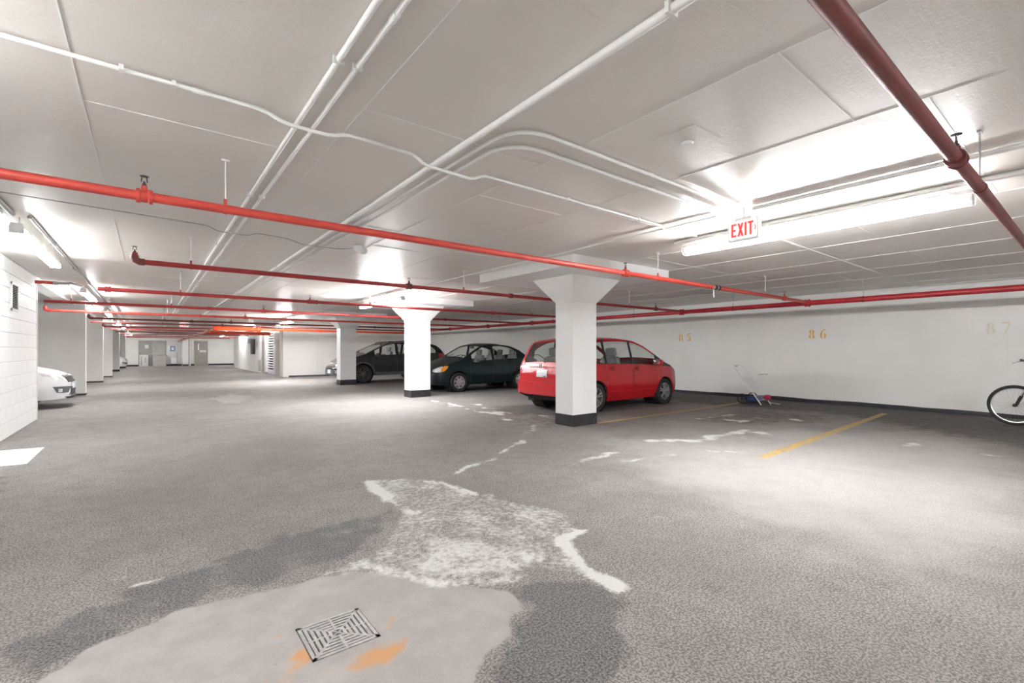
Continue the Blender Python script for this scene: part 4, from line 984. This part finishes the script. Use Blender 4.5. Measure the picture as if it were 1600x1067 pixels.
mb.tube(ring_pts, .006, 6, closed=True); mb.tube([(hx, -.018, .915), (hx, -.022, .966)], .006, 6); mb.tube([(hx, .018, .915), (hx, .022, .966)], .006, 6); mb.tube([(hx, -.02, .94), (hx, .02, .94)], .006, 6)
mb.build('emblem', M['chrome'], R_)
wp = MB(); p0 = Vector(C['top'](-1.90, 0)); pA = Vector(C['top'](-1.86, -.55))
wp.tube([p0+Vector((-.03, 0, -.05)), p0+Vector((-.035, -.02, .04)), Vector(C['top'](-1.84, .35))+Vector((-.02, 0, .012)), Vector(C['top'](-1.845, .6))+Vector((-.018, 0, .01))], .009, 6); wp.build('rear_wiper', M['black'], R_)
MB().tube([C['top'](-1.35, 0), tuple(Vector(C['top'](-1.35, 0))+Vector((-.13, .0, .20)))], [.007, .003], 6).build('antenna', M['black'], R_)
# ---------- dark green sedan (nose to the lane)
green = carpaint('dark_green_paint', (.006, .020, .022), .25, .28)
ECHO = dict(key='sedan', L=4.18, W=1.68, sill=.20, doorlow=.34, R=.295, xf=1.27, xr=-1.10, tw=.175, rim='cap', rimmat=M['alloy'], paint=green,
    top=[(-2.09,.62),(-2.06,.86),(-2.0,.96),(-1.85,1.02),(-1.6,1.05),(-1.42,1.12),(-1.12,1.32),(-.8,1.44),(-.3,1.50),(.1,1.50),(.35,1.455),(.7,1.27),(1.08,1.045),(1.4,.95),(1.7,.85),(1.92,.74),(2.05,.62),(2.09,.52)],
    belt=[(-2.09,1.04),(-1.2,1.0),(0,.955),(.9,.90),(2.09,.82)], plan=[(-2.09,.66),(-2.0,.82),(-1.8,.93),(-1.3,1.0),(1.0,1.0),(1.45,.97),(1.75,.90),(1.95,.78),(2.09,.58)],
    bot=[(-2.09,.34),(-1.8,.24),(1.6,.20),(1.85,.20),(2.09,.25)], ws=(.36,1.04), rw=(-1.42,-.86), crown=.045, tumble=.30,
    doors=[(.0,.86,'front_door'),(-.86,.0,'rear_door')], windows=[(.04,.80,0),(-.98,-.05,1,-.4)], tailcut=.06, seats=(.1,-.78), seatz=.44, drv=-.36)
ex, ey = 8.72, 12.98
C = build_car(ECHO, 'dark green sedan parked with its nose to the lane beside the red hatchback', 'car', (ex, ey, 0), PI)
R_ = C['root']; bum = carpaint('dark_bumper_paint', (.016, .022, .03), .2, .3)
for s_ in (-1, 1):
    handle(C, 0, s_, .14, .83, green); handle(C, 1, s_, -.72, .86, green); mirror(C, .72, .93, s_, M['greyplastic'], .95)
    decal(C, 'headlight', M['lens'], (math.radians(s_*38), 1.86, s_*.60), [(-s_*.17, .68), (s_*.0, .755), (s_*.12, .775)], [(-s_*.19, .62), (s_*.0, .60), (s_*.10, .61)], .008, 6, R_)
    decal(C, 'turn_signal', M['amber'], (math.radians(s_*38), 1.86, s_*.60), [(s_*.10, .74), (s_*.18, .79), (s_*.27, .79)], [(s_*.08, .61), (s_*.17, .625), (s_*.25, .72)], .012, 5, R_)
    decal(C, 'tail_light', M['redlens'], (math.radians(180-s_*40), -1.95, s_*.62), [(-s_*.1, .93), (s_*.1, .93)], [(-s_*.1, .72), (s_*.1, .74)], .008, 4, R_)
    decal(C, 'side_moulding', bum, 'left' if s_ > 0 else 'right', [(-.8, .42), (0, .41), (.84, .40)], [(-.8, .395), (0, .385), (.84, .375)], .008, 2, R_)
    MB().bev((ECHO['xf']-.37, s_*.71, .27), (.012, .18, .2), .004).build('mud_flap', M['black'], R_, 30)
decal(C, 'front_bumper', bum, 'front', [(-.72, .56), (-.4, .57), (0, .575), (.4, .57), (.72, .56)], [(-.70, .24), (-.4, .23), (0, .23), (.4, .23), (.70, .24)], .045, 8, R_, thick=.02)
decal(C, 'grille', M['black'], 'front', [(-.33, .66), (0, .67), (.33, .66)], [(-.33, .60), (0, .60), (.33, .60)], .01, 3, R_)
decal(C, 'air_intake', M['black'], 'front', [(-.4, .40), (0, .40), (.4, .40)], [(-.38, .31), (0, .31), (.38, .31)], .052, 3, R_)
decal(C, 'license_plate', M['plate'], 'front', [(-.15, .54), (.15, .54)], [(-.15, .41), (.15, .41)], .058, 2, R_)
decal(C, 'emblem', M['chrome'], 'front', [(-.05, .72), (.05, .72)], [(-.05, .685), (.05, .685)], .014, 2, R_)
MB().bev((.28, 0, 1.36), (.03, .2, .07), .012).build('rear_view_mirror', M['black'], R_, 30)
for sy in (-.35, .15):
    a = Vector(C['top'](1.06, 0)); MB().tube([(1.10, sy, 1.06), (.98, sy+.3, 1.125)], .008, 6).build('wiper', M['black'], R_)
# ---------- dark grey crossover (nose to the lane)
grey = carpaint('dark_grey_paint', (.055, .056, .06), .35, .36)
SUV = dict(key='crossover', L=4.75, W=1.86, sill=.27, doorlow=.44, R=.355, xf=1.40, xr=-1.33, tw=.225, rim='multi', rimmat=M['alloydark'], paint=grey, frame=M['black'],
    top=[(-2.375,.72),(-2.33,.95),(-2.25,1.12),(-2.05,1.36),(-1.8,1.54),(-1.4,1.61),(-.6,1.645),(.1,1.625),(.45,1.56),(.9,1.36),(1.3,1.165),(1.6,1.08),(1.9,.99),(2.08,.90),(2.2,.83),(2.32,.72),(2.375,.6)],
    belt=[(-2.375,1.18),(-1.2,1.13),(0,1.09),(1.0,1.04),(2.375,.95)], plan=[(-2.375,.70),(-2.25,.85),(-2.0,.95),(-1.5,1.0),(1.2,1.0),(1.7,.975),(2.0,.91),(2.2,.80),(2.375,.60)],
    bot=[(-2.375,.42),(-2.1,.32),(1.9,.28),(2.1,.28),(2.375,.32)], ws=(.40,1.26), rw=(-2.22,-1.85), crown=.05, tumble=.30, arch=.06,
    doors=[(.02,1.0,'front_door'),(-.98,.02,'rear_door')], windows=[(.06,.93,0),(-.92,-.05,1),(-1.75,-1.02,2,-1.3)], tailcut=.18, seats=(.15,-.9), seatz=.56, sideglass=M['glass'], rearglass=M['glassdark'], drv=-.38)
sx_, sy_ = 7.92, 18.58
C = build_car(SUV, 'dark grey crossover with roof rails parked nose to the lane between two columns', 'car', (sx_, sy_, 0), PI)
R_ = C['root']
for s_ in (-1, 1):
    ax = 'left' if s_ > 0 else 'right'
    handle(C, 0, s_, .16, .97, grey); handle(C, 1, s_, -.82, 1.0, grey); mirror(C, .86, 1.08, s_, grey, 1.1)
    decal(C, 'headlight', M['lens'], (math.radians(s_*40), 2.16, s_*.68), [(-s_*.22, .79), (s_*.03, .84), (s_*.26, .90)], [(-s_*.22, .68), (s_*.03, .70), (s_*.22, .80)], .008, 5, R_)
    decal(C, 'tail_light', M['redlens'], (math.radians(180-s_*52), -2.12, s_*.80), [(-s_*.22, 1.12), (s_*.0, 1.16), (s_*.2, 1.14)], [(-s_*.2, .95), (s_*.0, .96), (s_*.18, 1.05)], .012, 6, R_)
    pts = [tuple(Vector((x, s_*C['hw'](x, C['ze'](x))*.93, C['top'](x, .93)[2]+dz))) for x, dz in ((.32, .0), (.25, .045), (-.4, .055), (-1.1, .05), (-1.2, .0))]
    MB().tube(bend(pts, .05, 3), .017, 8).build('roof_rail', M['black'], R_)
    for xc in (SUV['xf'], SUV['xr']):
        mb = MB(); Ra = SUV['R']+.06
        ro = [[(xc+(Ra+e)*math.cos(a), s_*(C['hw'](xc+(Ra+e)*math.cos(a), SUV['R']+(Ra+e)*math.sin(a))+.012), SUV['R']+(Ra+e)*math.sin(a)) for e in (0, .05)] for a in [PI*k/20 for k in range(21)]]
        mb.grid(ro); mb.build('arch_trim', M['greyplastic'], R_)
    decal(C, 'sill_trim', M['greyplastic'], ax, [(-.85, .42), (0, .42), (.92, .42)], [(-.85, .29), (0, .29), (.92, .29)], .012, 3, R_)
decal(C, 'front_bumper', M['greyplastic'], 'front', [(-.7, .5), (0, .5), (.7, .5)], [(-.68, .32), (0, .32), (.68, .32)], .03, 5, R_)
for z_ in (.60, .655, .71, .765): decal(C, 'grille_bar', M['chrome'], 'front', [(-.52, z_), (0, z_+.006), (.52, z_)], [(-.52, z_-.018), (0, z_-.012), (.52, z_-.018)], .024, 2, R_)
for s_ in (-1, 1):
    decal(C, 'fog_lamp', M['lens'], (math.radians(s_*30), 2.2, s_*.60), [(-s_*.10, .52), (s_*.08, .53)], [(-s_*.10, .40), (s_*.08, .40)], .03, 3, R_)
    decal(C, 'chrome_surround', M['chrome'], (math.radians(s_*30), 2.2, s_*.60), [(-s_*.15, .75), (s_*.10, .74)], [(-s_*.15, .57), (s_*.06, .59)], .012, 3, R_)
decal(C, 'grille', M['black'], 'front', [(-.4, .78), (0, .79), (.4, .78)], [(-.36, .56), (0, .55), (.36, .56)], .012, 4, R_)
decal(C, 'license_plate', M['plate'], 'front', [(-.15, .52), (.15, .52)], [(-.15, .39), (.15, .39)], .04, 2, R_)
# ---------- white car, nose out of the left bay
white = carpaint('white_car_paint', (.80, .80, .79), 0., .25)
CIV = dict(key='whitecar', L=4.6, W=1.80, sill=.20, doorlow=.34, R=.32, xf=1.40, xr=-1.30, tw=.20, rim='multi', rimmat=M['alloy'], paint=white, frame=M['black'],
    top=[(-2.3,.66),(-2.25,.98),(-2.1,1.04),(-1.8,1.09),(-1.3,1.27),(-.8,1.39),(-.2,1.43),(.2,1.40),(.6,1.24),(1.15,1.0),(1.6,.92),(2.0,.82),(2.2,.72),(2.27,.64),(2.3,.54)],
    belt=[(-2.3,1.0),(0,.93),(1,.90),(2.3,.80)], plan=[(-2.3,.66),(-2.1,.88),(-1.6,.99),(1.2,1.0),(1.6,.97),(1.9,.90),(2.1,.80),(2.22,.66),(2.3,.46)],
    bot=[(-2.3,.34),(-2.0,.22),(1.7,.19),(2.3,.21)], ws=(.28,1.10), rw=(-1.75,-.9), crown=.05, tumble=.30,
    doors=[(.0,.98,'front_door'),(-.92,.0,'rear_door')], windows=[(.04,.9,0),(-.95,-.05,1,-.5)], tailcut=.06, seats=(.1,-.85), seatz=.42)
def white_car(label, loc, rz):
    C = build_car(dict(CIV), label, 'car', loc, rz); R_ = C['root']
    for s_ in (-1, 1):
        decal(C, 'headlight', M['lens'], (math.radians(s_*35), 2.12, s_*.62), [(-s_*.34, .715), (-s_*.05, .745), (s_*.30, .80)], [(-s_*.34, .665), (-s_*.05, .655), (s_*.26, .71)], .006, 5, R_)
        decal(C, 'headlight_shade', M['black'], (math.radians(s_*35), 2.12, s_*.62), [(-s_*.36, .66), (-s_*.15, .655)], [(-s_*.36, .635), (-s_*.17, .63)], .008, 2, R_)
        decal(C, 'fog_lamp_surround', M['greyplastic'], (math.radians(s_*35), 2.12, s_*.62), [(-s_*.26, .47), (-s_*.08, .475), (s_*.14, .48)], [(-s_*.20, .34), (-s_*.05, .335), (s_*.06, .345), ][:3], .006, 5, R_)
        decal(C, 'fog_lamp', M['lens'], (math.radians(s_*35), 2.12, s_*.62), [(-s_*.03, .43), (s_*.05, .43)], [(-s_*.03, .36), (s_*.05, .36)], .014, 3, R_)
        mirror(C, .75, .93, s_, white); handle(C, 0, s_, .14, .82, white); handle(C, 1, s_, -.78, .84, white)
    decal(C, 'grille', M['black'], 'front', [(-.52, .67), (0, .68), (.52, .67)], [(-.50, .56), (0, .55), (.50, .56)], .012, 4, R_)
    decal(C, 'grille_bar', M['chrome'], 'front', [(-.56, .70), (0, .715), (.56, .70)], [(-.52, .665), (0, .67), (.52, .665)], .024, 2, R_)
    decal(C, 'air_intake', M['black'], 'front', [(-.40, .46), (0, .46), (.40, .46)], [(-.46, .27), (0, .26), (.46, .27)], .008, 4, R_)
    decal(C, 'license_plate', M['plate'], 'front', [(-.15, .55), (.15, .55)], [(-.15, .41), (.15, .41)], .03, 2, R_)
    decal(C, 'chin_lip', M['black'], 'front', [(-.55, .25), (0, .245), (.55, .25)], [(-.5, .215), (0, .21), (.5, .215)], .03, 2, R_)
    return R_
wc = white_car('white car with only its nose out past the block wall corner', (-3.66, 14.62, 0), 0)
c2 = copy_tree(wc); c2.location = (-3.45, 41.9, 0); c2['label'] = 'white car nose far down the lane by the last bay partition'
# ------------------------------------------------------------------ bicycle
bk = thing('bicycle', 'mountain bicycle with black fork standing by the numbered wall', 'bicycle', (11.47, 1.0, 0), 0)
def bike_wheel(y, name='wheel'):
    r = .335; mb = MB(); mb.tube([(0, (r-.024)*math.cos(2*PI*k/48), (r-.024)*math.sin(2*PI*k/48)) for k in range(48)], .026, 10, closed=True)
    w_ = mb.build(name, M['rubber'], bk, 50, (0, y, r+.002))
    MB().lathe([(.300, -.012), (.288, -.012), (.276, -.006), (.276, .006), (.288, .012), (.300, .012)], (0, 0, 0), 'x', 48, True).build('rim', M['alloy'], w_)
    sp = MB()
    for k in range(32):
        a = 2*PI*k/32; b_ = a+(.55 if k % 2 else -.55); s_ = -1 if k % 4 < 2 else 1
        sp.tube([(s_*.03, .022*math.cos(b_), .022*math.sin(b_)), (0, .28*math.cos(a), .28*math.sin(a))], .0011, 4)
    sp.build('spokes', M['chrome'], w_); MB().lathe([(0, -.05), (.012, -.05), (.012, -.04), (.024, -.035), (.024, -.028), (.014, -.024), (.014, .024), (.024, .028), (.024, .035), (.012, .04), (.012, .05), (0, .05)], (0, 0, 0), 'x', 16).build('hub', M['darkmetal'], w_)
    return w_
bike_wheel(0); bike_wheel(-1.06)
ax, crown_p, head_t = Vector((0, 0, .337)), Vector((0, -.155, .72)), Vector((0, -.21, .87))
for s_ in (-1, 1):
    MB().tube([(s_*.062, -.012, .337), (s_*.062, -.075, .50)], .020, 10).build('fork_leg', M['black'], bk); MB().tube([(s_*.062, -.07, .49), (s_*.062, -.15, .70)], .014, 10).build('fork_stanchion', M['chrome'], bk)
    MB().bev((s_*.062, 0, .337), (.02, .05, .045), .008).build('dropout', M['black'], bk)
MB().bar((-.085, -.152, .705), (.085, -.152, .705), .05, .04).build('fork_crown', M['black'], bk, 0)
fm = pmat('bike_frame_paint', (.03, .035, .05), .3, coat=.6)
fr = MB(); BB = (0, -.66, .30); ST = (0, -.86, .80); HB = (0, -.165, .73); HT = (0, -.21, .86); RA = (0, -1.06, .337)
for a, b_, r in ((HB, HT, .022), (HT, ST, .018), (HB, BB, .022), (BB, ST, .017)): fr.tube([a, b_], r, 10)
for s_ in (-1, 1): fr.tube([(s_*.012, BB[1], BB[2]), (s_*.06, RA[1], RA[2])], .010, 8); fr.tube([(s_*.012, ST[1], ST[2]-.03), (s_*.06, RA[1], RA[2])], .009, 8)
fr.build('frame', fm, bk)
MB().tube([HT, (0, -.235, .95), (0, -.15, 1.07)], .017, 10).build('stem', M['black'], bk)
MB().tube(bend([(-.32, -.09, 1.10), (-.1, -.11, 1.08), (.1, -.19, 1.08), (.32, -.30, 1.10)], .06, 4), .012, 10).build('handlebar', M['black'], bk)
for s_ in (-1, 1):
    dy = s_*-.10; MB().tube([(s_*.20, -.165+dy*.6, 1.09), (s_*.325, -.195+dy, 1.10)], .018, 10).build('grip', M['black'], bk); MB().tube(bend([(s_*.17, -.15+dy*.5, 1.08), (s_*.18, -.09+dy*.5, 1.065), (s_*.28, -.08+dy*.8, 1.05)], .02, 3), .007, 6).build('brake_lever', M['chrome'], bk)
MB().tube([ST, (0, -.90, .90)], .014, 8).build('seat_post', M['chrome'], bk)
sd = MB(); sd.grid([[(x*(1-.72*k)*1.0, -1.02+.27*k, .935-.03*abs(x)/.07*(1-.5*k)+.012*math.cos(k*5)) for x in (-.075, -.05, 0, .05, .075)] for k in (0, .15, .35, .6, .85, 1)]); sdo = sd.build('saddle', M['black'], bk); sm_ = sdo.modifiers.new('thick', 'SOLIDIFY'); sm_.thickness = .03
MB().lathe([(.09, -.004), (.095, 0), (.09, .004), (.02, .004), (.02, -.004)], (.045, BB[1], BB[2]), 'x', 28, True).build('chainring', M['darkmetal'], bk)
for s_ in (-1, 1):
    e_ = (s_*.075, BB[1]+s_*.12, BB[2]-s_*.12); MB().bar((s_*.065, BB[1], BB[2]), e_, .02, .016).build('crank', M['darkmetal'], bk, 0); MB().bev((e_[0]+s_*.05, e_[1], e_[2]), (.09, .08, .022), .006).build('pedal', M['black'], bk, 30)
MB().tube([(-.02, -.78, .30), (-.17, -.80, .005)], .009, 8).build('kickstand', M['greymetal'], bk)
# ------------------------------------------------------------------ toppled shopping cart
ct = thing('folding_cart', 'folded white wire shopping cart with black wheels lying against the wall by bay 86', 'cart', (11.08, 5.0, 0))
def cpt(y, z, x=0.): return (x, y, z)
wm = pmat('white_wire', (.80, .80, .80), .35)
for x in (0, .46): MB().tube(bend([(x, -.06, .01), (x, .52, .80), (x+(.06 if x == 0 else -.06), .60, .905)], .05), .011, 8).build('handle_rod', wm, ct)
MB().tube([(.06, .60, .905), (.40, .60, .905)], .011, 8).build('handle_bar', wm, ct); MB().tube([(.10, .585, .885), (.2, .59, .89)], .016, 8).build('grip', M['greymetal'], ct)
for k in range(6):
    q = .12+k*.13; MB().tube([(0, -.06+.58*q, .01+.79*q), (.46, -.06+.58*q, .01+.79*q)], .0035, 6).build('wire', wm, ct)
for k in range(1, 6):
    x = .46*k/6; MB().tube([(x, .0, .09), (x, .42, .66)], .0035, 6).build('wire', wm, ct)
MB().tube([(.05, .02, .70), (.50, .02, .70)], .008, 8).build('basket_rim', M['greymetal'], ct)
for x in (.05, .50): MB().tube([(x, .02, .70), (x, .22, .385)], .004, 6).build('basket_wire', wm, ct)
for x in (0.0, .50):
    r = .122; w_ = MB().tube([(0, (r-.012)*math.cos(2*PI*k/28), (r-.012)*math.sin(2*PI*k/28)) for k in range(28)], .012, 8, closed=True).build('wheel', M['rubber'], ct, 50, (x-.03 if x == 0 else x, .36, r))
    mb = MB()
    for k in range(9): mb.bar((0, 0, 0), (0, (r-.015)*math.cos(2*PI*k/9), (r-.015)*math.sin(2*PI*k/9)), .012, .007)
    mb.lathe([(0, -.02), (.022, -.02), (.022, .02), (0, .02)], (0, 0, 0), 'x', 12); mb.build('spokes', M['black'], w_)
MB().tube([(-.04, .36, .122), (.51, .36, .122)], .007, 8).build('axle', M['darkmetal'], ct)
bl_ = pmat('blue_cloth', (.025, .05, .15), .8, var=.35, scale=25); rd_ = pmat('crimson_cloth', (.38, .02, .07), .8, var=.3, scale=25)
def lump(name, c, d, mat, sd_):
    bm = bmesh.new(); bmesh.ops.create_icosphere(bm, subdivisions=3, radius=1); rn = random.Random(sd_); f1, f2, f3 = rn.uniform(4, 8), rn.uniform(4, 8), rn.uniform(0, 6)
    for q in bm.verts:
        n_ = q.co.normalized(); k = 1/max(abs(n_.x), abs(n_.y), abs(n_.z))**.5*(1+.10*math.sin(f1*n_.x+f3)*math.cos(f2*n_.y+f1*n_.z)); q.co = Vector((n_.x*k*d[0]/2*.88, n_.y*k*d[1]/2*.88, max(n_.z*k*d[2]/2*.88, -d[2]/2)))
    me = bpy.data.meshes.new(name); bm.to_mesh(me); bm.free(); me.materials.append(mat); me.polygons.foreach_set('use_smooth', [True]*len(me.polygons)); return link(name, me, ct, c)
lump('blue_bag', (.20, .20, .115), (.44, .36, .15), bl_, 1); lump('red_cloth', (.42, -.02, .15), (.16, .17, .14), rd_, 2)
for x in (.05, .42): MB().tube([(x, -.06, .012), (x, .34, .10)], .008, 8).build('base_rod', M['black'], ct)
MB().tube([(.1, -.22, .012), (.40, -.10, .03), (.45, -.28, .012)], .008, 8).build('base_stand', M['greymetal'], ct)
